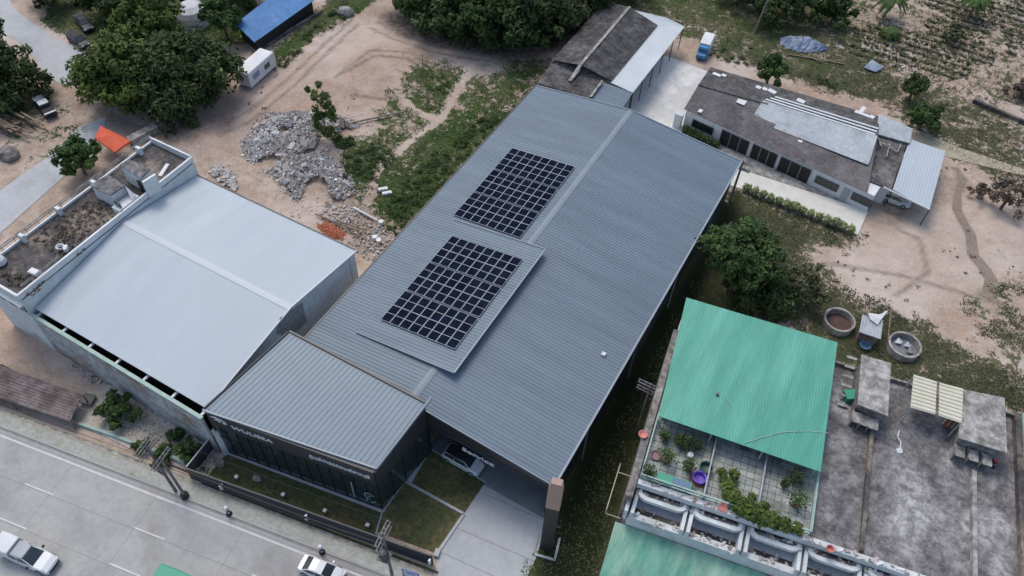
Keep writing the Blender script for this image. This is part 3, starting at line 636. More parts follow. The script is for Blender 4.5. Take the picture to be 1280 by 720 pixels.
for zz in(.85,1.15): rl.tube((OX0+.1,OY0,DZ+zz),(OX0+.1,OY1,DZ+zz),.06)
for yy in np.arange(OY0+.5,OY1,1.6): rl.tube((OX0+.1,yy,DZ+.4),(OX0+.1,yy,DZ+1.15),.035)
rl.tube((OX1-.5,OY0+1,DZ+1.1),(OX1-.5,OY0+6,DZ+1.1),.05); rl.tube((OX1-.5,OY0+1,DZ+.9),(OX1-.5,OY0+6,DZ+.9),.04)
rl.build('railing','slab',OB)
for yy in (27.2,32.2,37.4,44.5):
    MB().box((OX0+.45,yy,DZ+.55),(.9,.4,1.1)).build('pier','white',OB)
for k in range(4):
    w=MB().box((OX0+1.1+k*1.75,OY0-.03,DZ-1.5),(1.1,.08,1.2)).build('window','winglass',OB)
    MB().box((OX0+1.1+k*1.75,OY0-.06,DZ-2.2),(1.3,.2,.1)).build('sill','white',w)
MB().box(((OX0+OX1)/2,OY0-.2,DZ-.7),(OX1-OX0+.2,.45,.15)).build('cornice','white',OB)
def stairhut(px,z,slope,extra=True):
    h=thing('stair_hut','x','stair hut',(*ctr(px,z),DZ))
    q=[P(a,b,z) for a,b in px]; c=sum(q,Vector((0,0,0)))/4
    mb=MB(); mb.prism([c+(v-c)*.93 for v in q],DZ,z-.15); mb.build('wall','wallw',h)
    mb=MB(); mb.slab(q,.15); mb.build('roof_slab','deck',h); 
    return h,q
h,q=stairhut([(149,206),(161,199),(188,211),(176,223)],12.6,0); tag(h,'taller white stair hut with flat stained top on the weedy deck','stair hut')
MB().bar(q[3]+Vector((.5,-.3,-1.3)),q[2]+Vector((1.0,-.3,-1.3)),.3,2.4).build('side_wall','white',h)
a=q[0].lerp(q[1],.5)
MB().box((q[3].x-.4,q[3].y-.1,DZ+1.1),(.9,.1,1.9)).build('door','darktrim',h)
h,q=stairhut([(112,231),(135,218),(156,232),(138,244)],12.2,0); tag(h,'lower white stair hut with a sloping side and broken dark window','stair hut')
mb=MB(); mb.slab([q[1],q[2],(OX1-.4,q[2].y-.6,DZ+1.0),(OX1-.4,q[1].y-.2,DZ+1.0)],.2); mb.prism([(q[2].x,q[2].y-2.6),(OX1-.3,q[2].y-2.6),(OX1-.3,q[1].y),(q[2].x,q[1].y)],DZ,DZ+.9); mb.build('sloping_side','white',h)
MB().box((q[3].x+.9,q[3].y-.12,DZ+1.3),(.9,.08,.8)).build('window','winglass',h)
leafs=[]
# loose things on the deck
def thingbox(name,mb,m,label,cat,group=None): return mb.build(name,m,label=label,cat=cat,group=group)
p=P(205,213,DZ+.1); thingbox('foam_plank',MB().box((p.x,p.y,DZ+.12),(.45,2.2,.22),rz=.35),'white','white foam plank lying on the brown deck behind the taller hut','plank')
p=P(44,341,DZ+.2); thingbox('white_crate',MB().box((p.x,p.y,DZ+.25),(1.3,.7,.4),rz=.1).box((p.x,p.y,DZ+.47),(1.1,.5,.06),rz=.1),'white','flat white crate lying beside the railing at the deck front','crate')
t=thing('toilet_bowl','white ceramic basin lying in the weeds near the deck front','basin',(*P(77,312,DZ)[:2],DZ)); p=t.location
MB().lathe((p.x,p.y,DZ),[(.25,0),(.3,.3),(.45,.55),(.38,.55),(.25,.3)],14).build('bowl','white',t); MB().box((p.x+.7,p.y+.2,DZ+.35),(.35,.7,.6),rz=.6).build('cistern','white',t)
p=P(2,330,DZ); t=thing('white_bag','crumpled white sack at the very left edge of the deck','sack',(p.x,p.y,DZ)); MB().lathe((p.x,p.y,DZ),[(.4,0),(.7,.3),(.6,.8),(.25,1.1),(.05,1.1)],9).build('sack','tarpw',t)
# ------------------------------------------------------------------ 5 rear old sheds behind the service building
RB=thing('rear_shed','old gabled shed with stained fibre cement roof behind the long building','shed',(*ctr([(760,60)],0),0))
ra,rb=P(787,9,6.6),P(726,81,6.6); la,lb=P(757,1,5.2),P(690,75,5.2); sa,sb=P(822,31,5.),P(764,101,5.)
mb=MB(); mb.corr(lb,la,ra,rb,.35,.05,.4); mb.build('roof','asb',RB); mb=MB(); mb.corr(sb,sa,ra,rb,.35,.05,.4); mb.build('roof','asb',RB)
mb=MB(); o=Vector((0,0,.1)); mb.bar(ra+o,rb+o,.45,.1); mb.bar(rb+o,rb+o+(rb-ra).normalized()*3-Vector((0,0,.6)),.5,.1); mb.build('ridge_cap','slab',RB)
MB().prism([la,lb,rb,sb,sa,ra],0,4.9).build('wall','oldwall',RB)
AN=thing('rear_annex','low lean-to of stained sheets between the shed and the long building','lean-to',(*ctr([(715,100)],0),0))
q=[P(689,79,5.),P(725,85,5.5),P(752,102,5.),P(737,124,4.8),P(672,104,4.8)]
mb=MB(); mb.corr(q[4],q[3],q[2],q[0],.35,.05,.4); mb.build('roof','asb',AN); MB().prism([q[4],q[3],q[2],q[0]],0,4.6).build('wall','oldwall',AN)
mb=MB(); mb.bar(P(753,101,5.2),P(738,121,5.),.35,.12); mb.bar(P(712,101,5.2),P(724,87,5.5),.5,.1); mb.build('edge_strip','slab',AN)
LG=thing('rear_canopy','small blue grey metal canopy beside the stained lean-to','canopy',(*ctr([(765,118)],0),0))
q=[P(738,124,4.6),P(779,134,4.3),P(791,116,4.3),P(754,103,4.7)]
mb=MB(); mb.corr(*q,.3,.03); mb.build('roof','roof',LG); mb=MB(); [mb.box((v.x,v.y,v.z/2),(.15,.15,v.z-.1)) for v in q]; mb.each('post','steel',LG)
AW=thing('shed_awning','long white metal awning along the stained gabled shed','awning',(*ctr([(800,75)],0),0))
mb=MB(); mb.corr(P(763,103,4.8),P(791,116,4.4),P(856,33,4.4),P(821,32,4.8),.4,.03); mb.corr(P(790,12,4.82),P(822,32,4.82),P(855,33,4.42),P(833,22,4.5),.4,.03); mb.build('roof','galvw',AW)
mb=MB()
for k in range(6):
    v=P(790,115,4.3).lerp(P(854,33,4.3),k/5); mb.tube((v.x,v.y,0),(v.x,v.y,4.3),.08)
mb.each('post','steel',AW)
# ------------------------------------------------------------------ 6 single storey house row
HA,HB=P(858,133,3.3),P(1093,240,3.3); hu=(HB-HA); HL=hu.length; hu.normalize(); hn=Vector((-hu.y,hu.x,0))
def hp(s,t,z=0): p=HA+hu*s+hn*t; return Vector((p.x,p.y,z))
def hc(px,py,z): p=P(px,py,z)-HA; return (p.x*hu.x+p.y*hu.y,p.x*hn.x+p.y*hn.y)
HO=thing('house_row','long low white house with brown grey tiled gable roof and patched sheets','house',hp(14,5))
rs,rt=hc(873,107,5.2); es,et=hc(888,84,3.6)
RT_=rt; ET_=et; RL_=P(873,106,5.2); RRi=P(1098,169,5.2); RR_=P(1099,146,3.6); E0_,E1_=hp(0,-.7,3.25),hp(28.6,-.7,3.25)
mb=MB(); mb.corr(E0_,E1_,RRi,RL_,.3,.04,.45); mb.build('roof','tile',HO)
mb=MB(); mb.corr(P(888,84,3.6),RR_,RRi,RL_,.3,.04,.45); mb.build('roof','asb',HO)
mb=MB(); mb.bar(RL_+Vector((0,0,.08)),RL_.lerp(RRi,.4)+Vector((0,0,.08)),.35,.08); mb.build('ridge_cap','asb',HO)
wl=-.58
MB().prism([hp(.4,wl),hp(29.6,wl),hp(29.6,ET_-.5),hp(.4,ET_-.5)],0,3.15).build('wall','white',HO)
W0,W1=hp(0,wl-.03),hp(30,wl-.03)
def opening(px0,py0,px1,py1,name,m,zb,zt,sub=None,bars=0):
    s0,_=onwall(px0,py0,W0,W1); s1,_=onwall(px1,py1,W0,W1)
    a,b=hp(s0,wl-.04),hp(s1,wl-.04); mb=MB(); wallq(mb,a,b,zb,zt,.1); o=mb.build(name,m,HO)
    if sub:
        mb=MB(); a2,b2=hp(s0,wl-.1),hp(s1,wl-.1)
        for z in(zb,zt): mb.bar((a2.x,a2.y,z),(b2.x,b2.y,z),.06,.08)
        for k in range(bars+1):
            v=a2.lerp(b2,k/bars); mb.bar((v.x,v.y,zb),(v.x,v.y,zt),.07,.07)
        mb.build(sub,'greytrim' if name!='window' else 'steel',o)
    return o
opening(866,152,891,165,'window','winglass',1.0,2.2,'frame',3)
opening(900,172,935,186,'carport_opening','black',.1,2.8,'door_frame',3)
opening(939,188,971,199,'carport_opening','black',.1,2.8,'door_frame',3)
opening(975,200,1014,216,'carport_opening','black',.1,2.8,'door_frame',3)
opening(1023,215,1052,226,'window','winglass',1.1,2.3,'frame',6)
opening(1058,228,1067,233,'door','greytrim',.15,2.4)
opening(1071,232,1097,243,'window','winglass',1.1,2.3,'frame',6)
mb=MB()
for k in range(4): p=hp(5+k*3.9,-.55); mb.tube((p.x,p.y,0),(p.x,p.y,3.15),.07)
mb.each('eave_post','greytrim',HO)
# patches and neighbours
z_f=lambda t_:3.25+(t_+.7)/(RT_+.7)*1.95
q=[hc(953,124,4.9),hc(1095,169,4.9),hc(1086,202,4.),hc(943,143,4.2)]
PA=thing('sheet_patch','long pale blue sheet metal cover over the middle of the tiled roof','roof sheets',hp(18,3))
s0,s1=q[0][0],q[1][0]
def onroof(a,b,dz=.12):
    z=4.5; rv=RRi-RL_; rv.z=0; rl=rv.length; rv.normalize(); rn=Vector((-rv.y,rv.x,0))
    for _ in range(25):
        v=P(a,b,z); s_=(v-RL_).dot(rv); d_=(v-RL_).dot(rn); f=s_/rl
        fr_=E0_.lerp(E1_,f); bk=P(888,84,3.6).lerp(RR_,f); df=(fr_-RL_).dot(rn); db=(bk-RL_).dot(rn)
        zn=(5.2+(3.25-5.2)*min(1,d_/df) if d_<0 else 5.2+(3.6-5.2)*min(1,d_/db))+dz; z=.5*z+.5*zn
    v=P(a,b,z); return v
mb=MB(); mb.corr(onroof(942,144,.25),onroof(1087,203,.2),onroof(1097,170,.2),onroof(954,125,.28),.3,.03); mb.corr(onroof(967,160,.3),onroof(1085,206,.26),onroof(1088,199,.26),onroof(974,150,.32),.3,.03); mb.build('sheet','galv',PA)
mb=MB()
for k,tt in enumerate((.15,.75,1.3)):
    a,b=onroof(957+k*6,124-k*1.5,.15),onroof(1094+k*2,168-k*3.5,.15); mb.bar(a,b,.32,.09)
mb.build('ridge_strip','galvw',PA)
wp_=random.Random(5)
patches=[(896,93,1.3,.6,'long'),(905,94,.7,.6,'small'),(927,127,1.3,1.2,'square'),(876,138,.6,1.0,'narrow'),(948,109,.8,.7,'small'),(956,111,.7,.7,''),(965,114,1.3,.8,''),(1001,126,1.2,.8,''),(1001,175,.6,1.1,''),(1072,140,.8,.7,''),(1080,143,2.0,.6,''),(1090,146,.7,.8,''),(1078,137,.6,1.6,'')]
lab=['long white plastic sheet patch near the rear left corner of the tiled roof','small white sheet beside the long patch at the rear of the tiled roof','square white sheet with a cable on the ridge of the tiled roof','narrow white sheet low on the tiled roof above the first window','first white sheet from the left right of the round tree on the roof','second white sheet from the left just right of the round tree','widest white sheet close to the ridge strips beside the round tree','white sheet over the middle of the pale ridge strips','narrow white sheet on the brown front tiles below the pale patch','leftmost white board of the loose boards at the rear right of the roof','longest white board among the loose boards at the rear right','rightmost board of the loose boards next to the small grey roof','white board standing crosswise in the middle of the loose boards']
for (a,b,w,d,_),lb_ in zip(patches,lab):
    pp=onroof(a,b,.16)
    tag(MB().box(pp,(w,d,.05),rz=math.atan2(hu.y,hu.x)+wp_.uniform(-.1,.1)).box(pp+Vector((0,0,.03)),(w*.9,.06,.03),rz=math.atan2(hu.y,hu.x)).build('roof_patch','white'),lb_,'sheet','white sheets on the tiled roof')
p=P(850,141,2.5); t=thing('water_box','small white box standing at the left corner of the house','box',(p.x,p.y,0)); MB().box((p.x,p.y,1.2),(1.1,1.0,2.4)).build('body','white',t); MB().box((p.x,p.y,2.45),(1.25,1.15,.1)).build('lid','galvw',t)
DK=thing('flat_roof_block','dark flat roofed block joining the house and the pale carport','building',(*ctr([(1105,205)]),0))
q=[P(1095,168,3.6),P(1133,181,3.6),P(1114,237,3.4),P(1078,222,3.4)]
mb=MB(); mb.slab(q,.2); mb.build('roof','asb',DK); c_=sum(q,Vector())/4; MB().prism([c_+(v-c_)*.9 for v in q],0,3.1).build('wall','white',DK)
mb=MB()
for a,b in (((1098,176),(1122,190)),((1112,180),(1108,196)),((1101,183),(1098,172)),((1122,190),(1126,180))): mb.bar(P(*a,3.9),P(*b,3.9),.18,.15)
mb.build('bare_frame','slab',DK)
GR=thing('small_roof','small grey corrugated roof at the rear right of the house','shed',(*ctr([(1116,162)]),0))
q=[P(1094,167,4.),P(1137,179,4.),P(1141,161,4.4),P(1099,143,4.4)]
mb=MB(); mb.corr(*q,.3,.05); mb.build('roof','galv',GR); MB().prism([q[0].lerp(q[2],.08),q[1],q[2].lerp(q[0],.05),q[3]],0,3.9).build('wall','oldwall',GR)
CP=thing('carport','large pale blue metal carport roof on posts right of the house','carport',(*ctr([(1150,215)]),0))
q=[P(1116,237,3.3),P(1162,262,3.0),P(1182,189,3.3),P(1137,174,3.7)]
mb=MB(); mb.corr(*q,.4,.02); mb.build('roof','roof2',CP)
mb=MB(); [mb.tube((v.x,v.y,0),(v.x,v.y,v.z-.05),.08) for v in q]; mb.each('post','steel',CP)
mb=MB(); mb.bar(P(1104,234,3.35),P(1162,262,3.05),.15,.2); mb.build('fascia','white',CP)
# ------------------------------------------------------------------ 7 green roofed shophouse block, right
TZ=10.3
SA,SBp=P(798,600,TZ),P(1140,716,TZ); su=(SBp-SA); su.z=0; su.normalize(); sn=Vector((-su.y,su.x,0))
def sp(s,t,z=TZ): p=SA+su*s+sn*t; return Vector((p.x,p.y,z))
def sc(px,py,z): p=P(px,py,z)-SA; return (p.x*su.x+p.y*su.y,p.x*sn.x+p.y*sn.y)
SH=thing('shophouse_block','three storey shophouse block with green roof and stained concrete terraces','building',sp(12,10,0))
print('sh coords',[tuple(round(v,1) for v in sc(*a)) for a in ((858,372,12.8),(1047,428,12.8),(1025,590,12.4),(823,520,12.4),(822,535,TZ),(1020,590,TZ),(1008,670,TZ),(894,545,TZ),(878,625,TZ),(956,570,TZ),(948,622,TZ),(1088,525,TZ),(1076,690,TZ),(1211,575,TZ),(1215,720,TZ),(1275,530,TZ),(1045,455,TZ),(1280,520,TZ),(845,433,TZ),(800,540,TZ))])
BW=sc(1215,650,TZ)[0]
DEP=sc(1045,455,TZ)[1]
MB().prism([sp(-.3,0),sp(34,0),sp(34,DEP),sp(-.3,DEP)],0,TZ-.25).build('wall','wallw',SH)
MB().prism([sp(0,0),sp(34,0),sp(34,DEP),sp(0,DEP)],TZ-.25,TZ).build('terrace_floor','deck',SH)
G0=sc(1010,670,TZ)[0]
MB().prism([sp(.05,.1),sp(G0,.1),sp(G0,DEP-.1),sp(.05,DEP-.1)],TZ,TZ+.05).build('tiled_floor','tiles',SH)
q=[P(823,520,12.5),P(1026,590,12.5),P(1047,428,12.9),P(858,372,12.9)]
mb=MB(); mb.corr(*q,.26,.03); gr=mb.build('green_roof','green',SH)
mb=MB(); c_=sum(q,Vector())/4
for a in range(4):
    for k in range(3):
        v=q[a].lerp(q[(a+1)%4],k/3); v=c_+(v-c_)*.95; mb.box((v.x,v.y,(TZ+v.z-.1)/2),(.14,.14,v.z-.15-TZ))
mb.each('roof_post','mint',SH)
t_b=sc(1035,505,TZ)[1]
MB().prism([sp(.4,7.),sp(G0-.4,7.),sp(G0-.4,DEP-.5),sp(.4,DEP-.5)],TZ+.05,TZ+1.9).build('upper_room','oldwall',SH)
mb=MB(); pp=[P(905,492,12.72),P(915,508,12.7)]; mb.bar(pp[0],pp[1],.05,.05); mb.build('roof_scratch','mint',SH); MB().box(P(897,493,12.75),(.25,.25,.2)).build('roof_hole_cover','steel',SH); mb=MB(); mb.path([P(930,554,12.6),P(952,547,12.62),P(980,540,12.65),P(1010,539,12.65),P(1035,541,12.66)],.03); mb.build('roof_cable','mint',SH)
# parapets, dividers
mb=MB()
dv=[(sc(894,545,TZ)[0]+sc(878,625,TZ)[0])/2,(sc(956,570,TZ)[0]+sc(948,622,TZ)[0])/2]
for s_ in dv: mb.bar(sp(s_,.1,TZ+.9),sp(s_,7,TZ+.9),.12,.12); mb.bar(sp(s_,.1,TZ+.45),sp(s_,7,TZ+.45),.06,.7)
mb.each('terrace_divider','greytrim',SH)
mb=MB()
for zz in (.5,1.):
    mb.bar(sp(.1,.15,TZ+zz),sp(.1,7,TZ+zz),.12,.12); mb.bar(sp(.1,.15,TZ+zz),sp(G0,.15,TZ+zz),.12,.12); mb.bar(sp(G0,.15,TZ+zz),sp(G0,7,TZ+zz),.12,.12)
for k in range(12): v=sp(.1+k*(G0-.1)/11,.15); mb.tube(v,v+Vector((0,0,1)),.04)
mb.build('mint_railing','mint',SH)
D1=(sc(1088,525,TZ)[0]+sc(1076,690,TZ)[0])/2; D2=BW; D3=sc(1275,600,TZ)[0]
mb=MB(); mb.prism([sp(D1-.15,.2),sp(D1+.2,.2),sp(D1+.2,DEP-5),sp(D1-.15,DEP-5)],TZ,TZ+.45); mb.build('low_wall','deckd',SH)
mb=MB(); mb.prism([sp(D2-.2,.2),sp(D2+.2,.2),sp(D2+.2,DEP-8),sp(D2-.2,DEP-8)],TZ,TZ+.55); mb.build('low_wall','slab',SH)
mb=MB(); mb.prism([sp(D3-.5,.2),sp(D3+.1,.2),sp(D3+.1,DEP),sp(D3-.5,DEP)],TZ,TZ+.7); mb.build('low_wall','deckd',SH)
mb=MB(); mb.prism([sp(D3+.1,.2),sp(D3+.4,.2),sp(D3+.4,DEP),sp(D3+.1,DEP)],TZ,TZ+.9); mb.build('mint_wall','mint',SH)
mb=MB(); mb.prism([sp(-.75,-2),sp(-.1,-2),sp(-.1,DEP-2),sp(-.75,DEP-2)],0,TZ+.35); mb.build('side_parapet','oldwall',SH)
mb=MB(); mb.prism([sp(-.1,DEP-.2),sp(34,DEP-.2),sp(34,DEP),sp(-.1,DEP)],TZ,TZ+.5); mb.build('rear_parapet','oldwall',SH)
mb=MB(); mb.prism([sp(0,-.5),sp(34,-.5),sp(34,0),sp(0,0)],TZ-.5,TZ+.3); mb.build('front_parapet','wallw',SH)
mb=MB()
for k in range(int(G0/.7)+1): mb.bar(sp(.2+k*.7,.2,TZ+.054),sp(.2+k*.7,7,TZ+.054),.05,.006)
for k in range(10): mb.bar(sp(.1,.3+k*.7,TZ+.056),sp(G0-.1,.3+k*.7,TZ+.056),.05,.006)
mb.build('tile_joint','deckd',SH)
# facade balconies, one set per unit
UW=G0/3.
def ubox(mb,s0,s1,t0,t1,z0,z1): return mb.prism([sp(s0,t0),sp(s1,t0),sp(s1,t1),sp(s0,t1)],z0,z1)
for k in range(7):
    s0=k*UW; m1='white'
    mb=MB(); ubox(mb,s0,s0+UW,-2.3,-.5,7.7,7.9); ubox(mb,s0,s0+UW,-2.95,-2.3,6.9,8.45); ubox(mb,s0+.05,s0+.3,-2.3,-.5,7.9,8.6); b=mb.build('balcony','wallw',SH)
    mb=MB(); ubox(mb,s0+.15,s0+UW-.15,-2.95,-2.85,8.45,8.6); mb.build('balcony_rail','wallw',b)
    MB().prism([sp(s0+.35,-2.25),sp(s0+UW-.1,-2.25),sp(s0+UW-.1,-1.55),sp(s0+.35,-1.55)],7.9,7.93).build('balcony_floor','deckd',b)
    # planter box with rounded rim on the upper level
    mb=MB(); N=10; L0,L1=s0+.35,s0+UW-.35; ring=[]
    for j in range(N+1):
        a=PI+PI*j/N/1; ring.append(None)
    out=[(L0+.0,-.55),(L0,-1.0),(L0+.25,-1.25),(L0+.7,-1.42),(L1-.7,-1.42),(L1-.25,-1.25),(L1,-1.0),(L1,-.55)]
    inn=[(L0+.3,-.55),(L0+.3,-.75),(L0+.45,-.9),(L0+.8,-1.02),(L1-.8,-1.02),(L1-.45,-.9),(L1-.3,-.75),(L1-.3,-.55)]
    n=len(out); vs=[sp(a,b_,z) for z in(9.3,9.75) for a,b_ in out]+[sp(a,b_,z) for z in(9.3,9.75) for a,b_ in inn]; fs=[]
    for j in range(n-1): fs+=[(j,j+1,n+j+1,n+j),(2*n+j+1,2*n+j,3*n+j,3*n+j+1),(n+j,n+j+1,3*n+j+1,3*n+j),(j+1,j,2*n+j,2*n+j+1)]
    mb.add(vs,fs); pb=mb.build('planter_rim','wallw',SH)
    mb=MB(); mb.prism([sp(a,b_) for a,b_ in inn],9.2,9.5); mb.build('planter_bed','deck',pb)
    mb=MB()
    for j in range(16):
        a=L0+.7+j*(L1-L0-1.4)/15; v=sp(a,-.98,9.35); mb.tube(v,v+Vector((0,0,.45)),.05,n=6)
    mb.build('baluster','slab',pb)
    mb=MB(); 
    for e in(-.28,.28): ubox(mb,s0+e-.16,s0+e+.16,-2.9,-.45,7.9,9.5)
    mb.each('pilaster','wallw',SH)
    w=MB(); wallq(w,sp(s0+.7,-.04),sp(s0+UW-.7,-.04),7.3,9.2,.1); w.build('window','winglass',SH)
mb=MB(); t0=-3.0; q=[sp(-.9,-8.6,5.6),sp(13.2,-8.6,5.6),sp(13.2,t0,6.8),sp(-.9,t0,6.8)]
mb.corr(*q,.22,.03); mb.build('front_canopy','green2',SH)
mb=MB(); q=[sp(13.3,-7,5.8),sp(17.7,-7,5.8),sp(17.7,-3.3,6.9),sp(13.3,-3.3,6.9)]; mb.corr(*q,.3,.03); mb.build('front_canopy',mat('ochre canopy',(.5,.42,.24),(.56,.48,.3),.6),SH)
mb=MB(); q=[sp(18,-7,5.8),sp(34,-7,5.8),sp(34,-2.8,6.9),sp(18,-2.8,6.9)]; mb.corr(*q,.3,.03); mb.build('front_canopy',mat('dark green canopy',(.03,.1,.09),(.05,.15,.12),.6),SH)
MB().prism([sp(-.3,-.1),sp(34,-.1),sp(34,-2.5),sp(-.3,-2.5)],0,6.9).build('lower_wall','wallg',SH)
mb=MB(); mb.bar(sp(-2.,-2.5,6.7),sp(-2.,3,6.7),.08,.08); mb.bar(sp(-2,-2.5,7.6),sp(-2,2.2,7.6),.1,.1)
for k in range(6): v=sp(-2,-2.5+k*.9,6.7); mb.bar(v,v+Vector((0,0,.9)),.06,.06)
mb.bar(sp(-2,-2.5,6.7),sp(-.5,-2.5,6.7),.08,.08); mb.bar(sp(-2,2.,6.7),sp(-.5,2.,6.7),.08,.08); mb.build('side_balcony_rail','tan',SH)
mb=MB(); a=P(860,700,6.1);b=P(843,722,5.9); mb.bar(a+Vector((0,0,.2)),b+Vector((0,0,.2)),.22,.12); mb.build('canopy_strap','darktrim',SH)
cl=random.Random(14); mb=MB()
for k in range(420):
    s_=cl.uniform(.3,26); t_=cl.choice((cl.uniform(-1.0,-.5),cl.uniform(-2.2,-1.5),cl.uniform(-.5,-.05),cl.uniform(-2.9,-2.3))); z_=9.55 if -1.0<t_<-.5 else 7.95 if -2.25<t_<=-1.4 else TZ+.33 if t_>=-.5 else 8.48
    q_=cl.uniform(.06,.26); mb.box((*sp(s_,t_)[:2],z_+q_*.2),(q_*2,q_,q_*.6),R=Euler((cl.uniform(-.3,.3),cl.uniform(-.3,.3),cl.uniform(0,6))).to_matrix(),at=cl.uniform(.05,1))
mb.build('balcony_debris','chunk',label='small broken pieces and litter lying on the front balconies of the shophouse block',cat='litter',kind='stuff')
# stair huts on the terraces
def shut(px,z,label,steps):
    h=thing('stair_hut',label,'stair hut',(*ctr(px,z),TZ)); q=[P(a,b,z) for a,b in px]; c=sum(q,Vector())/4
    mb=MB(); mb.prism([c+(v-c)*.86 for v in q],TZ,z-.14); mb.build('wall','oldwall',h)
    MB().slab(q,.16).build('roof_slab','slab',h)
    mb=MB()
    for k in range(steps):
        v=q[0].lerp(q[3],.1); w=q[1] if False else q[0]
        a=q[3].lerp(q[0],.15+k*.16)-Vector((.15,0,0)); mb.box((a.x-.55,a.y+.1,TZ+.25+k*.3),(1.0,.3,.08),rz=.15)
    if steps: mb.build('step','slab',h)
    mb=MB(); a,b=q[3],q[2]
    for k in range(3):
        v=a.lerp(b,.2+.28*k); mb.box((v.x,v.y-.5,TZ+1.25),(.8,1.2,.08),rz=.16); mb.box((v.x-.42,v.y-.3,TZ+.6),(.12,1.2,1.2),rz=.16)
    mb.build('doorway_ledge','slab',h); return h
shut([(1077,443),(1114,454),(1110,520),(1072,505)],12.9,'tall pale slab topped stair hut with open steps on the dark terrace',6)
shut([(1205,487),(1256,497),(1259,566),(1198,547)],12.9,'stair hut with rough pale slab roof right of the cream sheets',0)
CR=thing('cream_canopy','cream corrugated roof in two sheets with a brown gap over the terrace','canopy',(*ctr([(1170,498)],TZ),TZ))
for px in ([(1138,509),(1169,518),(1171,477),(1142,468)],[(1173,519),(1202,529),(1204,486),(1174,478)]):
    q=[P(a,b,13.0 if b>505 else 13.3) for a,b in px]; mb=MB(); mb.corr(q[0],q[3],q[2],q[1],.42,.09,.35,.03); mb.build('roof_sheet','creamr',CR)
mb=MB(); mb.bar(P(1171,518,12.95),P(1172.5,477,13.25),.3,.1); mb.build('centre_beam','rust',CR)
mb=MB()
for a in ((1140,510),(1200,529),(1143,470),(1202,487)): v=P(*a,12.9); mb.box((v.x,v.y,(TZ+12.9)/2),(.12,.12,12.9-TZ))
mb.each('post','greytrim',CR)
p=P(1188,540,TZ); t=thing('brick_screen','red and white block screen below the cream roof','screen',(p.x,p.y,TZ)); mb=MB()
for k in range(7):
    for j in range(4): mb.box((p.x-.7+j*.42,p.y+.4,TZ+.15+k*.3),(.3,.14,.22))
mb.build('block','brick',t); MB().box((p.x-.05,p.y+.47,TZ+1.1),(1.8,.08,2.2)).build('grid','white',t)
p=P(1196,562,TZ); tag(MB().lathe((p.x,p.y,TZ),[(.5,0),(.7,.25),(.45,.6),(.1,.7)],8).build('cement_sack','slab'),'pale crumpled sack below the block screen','sack')
p=P(1235,580,TZ); t=thing('hand_cart','small black and red cart beside the right stair hut','cart',(p.x,p.y,TZ)); MB().box((p.x,p.y,TZ+.45),(.9,.4,.15),rz=.6).box((p.x-.3,p.y-.1,TZ+.75),(.1,.1,.6)).build('frame','black',t)
MB().box((p.x+.35,p.y+.2,TZ+.6),(.35,.35,.25)).build('seat','red',t)
for dx in (-.35,.35): MB().tube((p.x+dx,p.y-.3,TZ+.22),(p.x+dx,p.y-.2,TZ+.22),.22,n=12).build('wheel','black',t)
p=P(1062,498,TZ); t=thing('green_tub','green plastic bin lying tilted by the left stair hut','bin',(p.x,p.y,TZ)); MB().box((p.x,p.y,TZ+.4),(1.3,1.0,.7),rz=.6).build('body','greenp',t); MB().box((p.x,p.y,TZ+.8),(1.4,1.1,.08),rz=.6).build('lid','greenp',t)
p=P(1128,560,TZ); cr=random.Random(2); mb=MB(); mb.path([P(1124,538,TZ+.03),P(1122,546,TZ+.03),P(1126,553,TZ+.03),P(1125,562,TZ+.03)],.07); mb.lathe(P(1124,564,TZ),[(.35,0),(.3,.15),(.05,.2)],7); tag(mb.build('paint_rag','tarpw'),'white rag and cord lying on the middle grey terrace','rag')
# pots and plants on the tiled terrace
def leaves(mb,c,r,n,sz,rnd,flat=.75,up=.5,nf=.5):
    c=V3(c)
    for i in range(n):
        d=Vector((rnd.gauss(0,1),rnd.gauss(0,1),rnd.gauss(0,1)+up)); d.normalize()
        rr=(rnd.uniform(.55,1.05) if rnd.random()<.75 else rnd.uniform(.1,.6))
        nn=noise.noise(c*.37+d*2.2); rr*=1+.28*nn
        p=c+Vector((d.x*r[0],d.y*r[1],d.z*r[2]))*rr
        nrm=(d+Vector((rnd.uniform(-1,1),rnd.uniform(-1,1),rnd.uniform(-.3,1)))*.9).normalized()
        u=nrm.orthogonal().normalized(); a=rnd.uniform(0,2*PI); w=nrm.cross(u); u,w=u*math.cos(a)+w*math.sin(a),w*math.cos(a)-u*math.sin(a)
        s=sz*rnd.uniform(.6,1.35); v=min(1,max(0,.42+.5*noise.noise(p*.9)+.35*noise.noise(p*2.7+V3((7,3,1)))+rnd.gauss(0,.13)))
        mb.add([p-u*s-w*s*.15,p-w*s*.55,p+u*s,p+w*s*.55],[(0,1,2,3)],v)
    return mb
rp=random.Random(11)
def potplant(px,py,z,r,label,m='Lmid',pot='pot',group=None,h=.5,name='potted_plant',n=None):
    p=P(px,py,z+r*.4); t=thing(name,label,'plant',(p.x,p.y,z),0,group)
    MB().lathe((p.x,p.y,z),[(.01,0),(.22,0),(.3,.42),(.34,.42),(.34,.5),(.27,.5),(.25,.4),(.01,.4)],12).build('pot',pot,t)
    leaves(MB(),(p.x,p.y,z+.5+r*.6),(r,r,r*.8),n or int(90+r*r*160),.14,rp).build('foliage',m,t); return t
G='plants on the tiled terrace'; z=TZ+.05
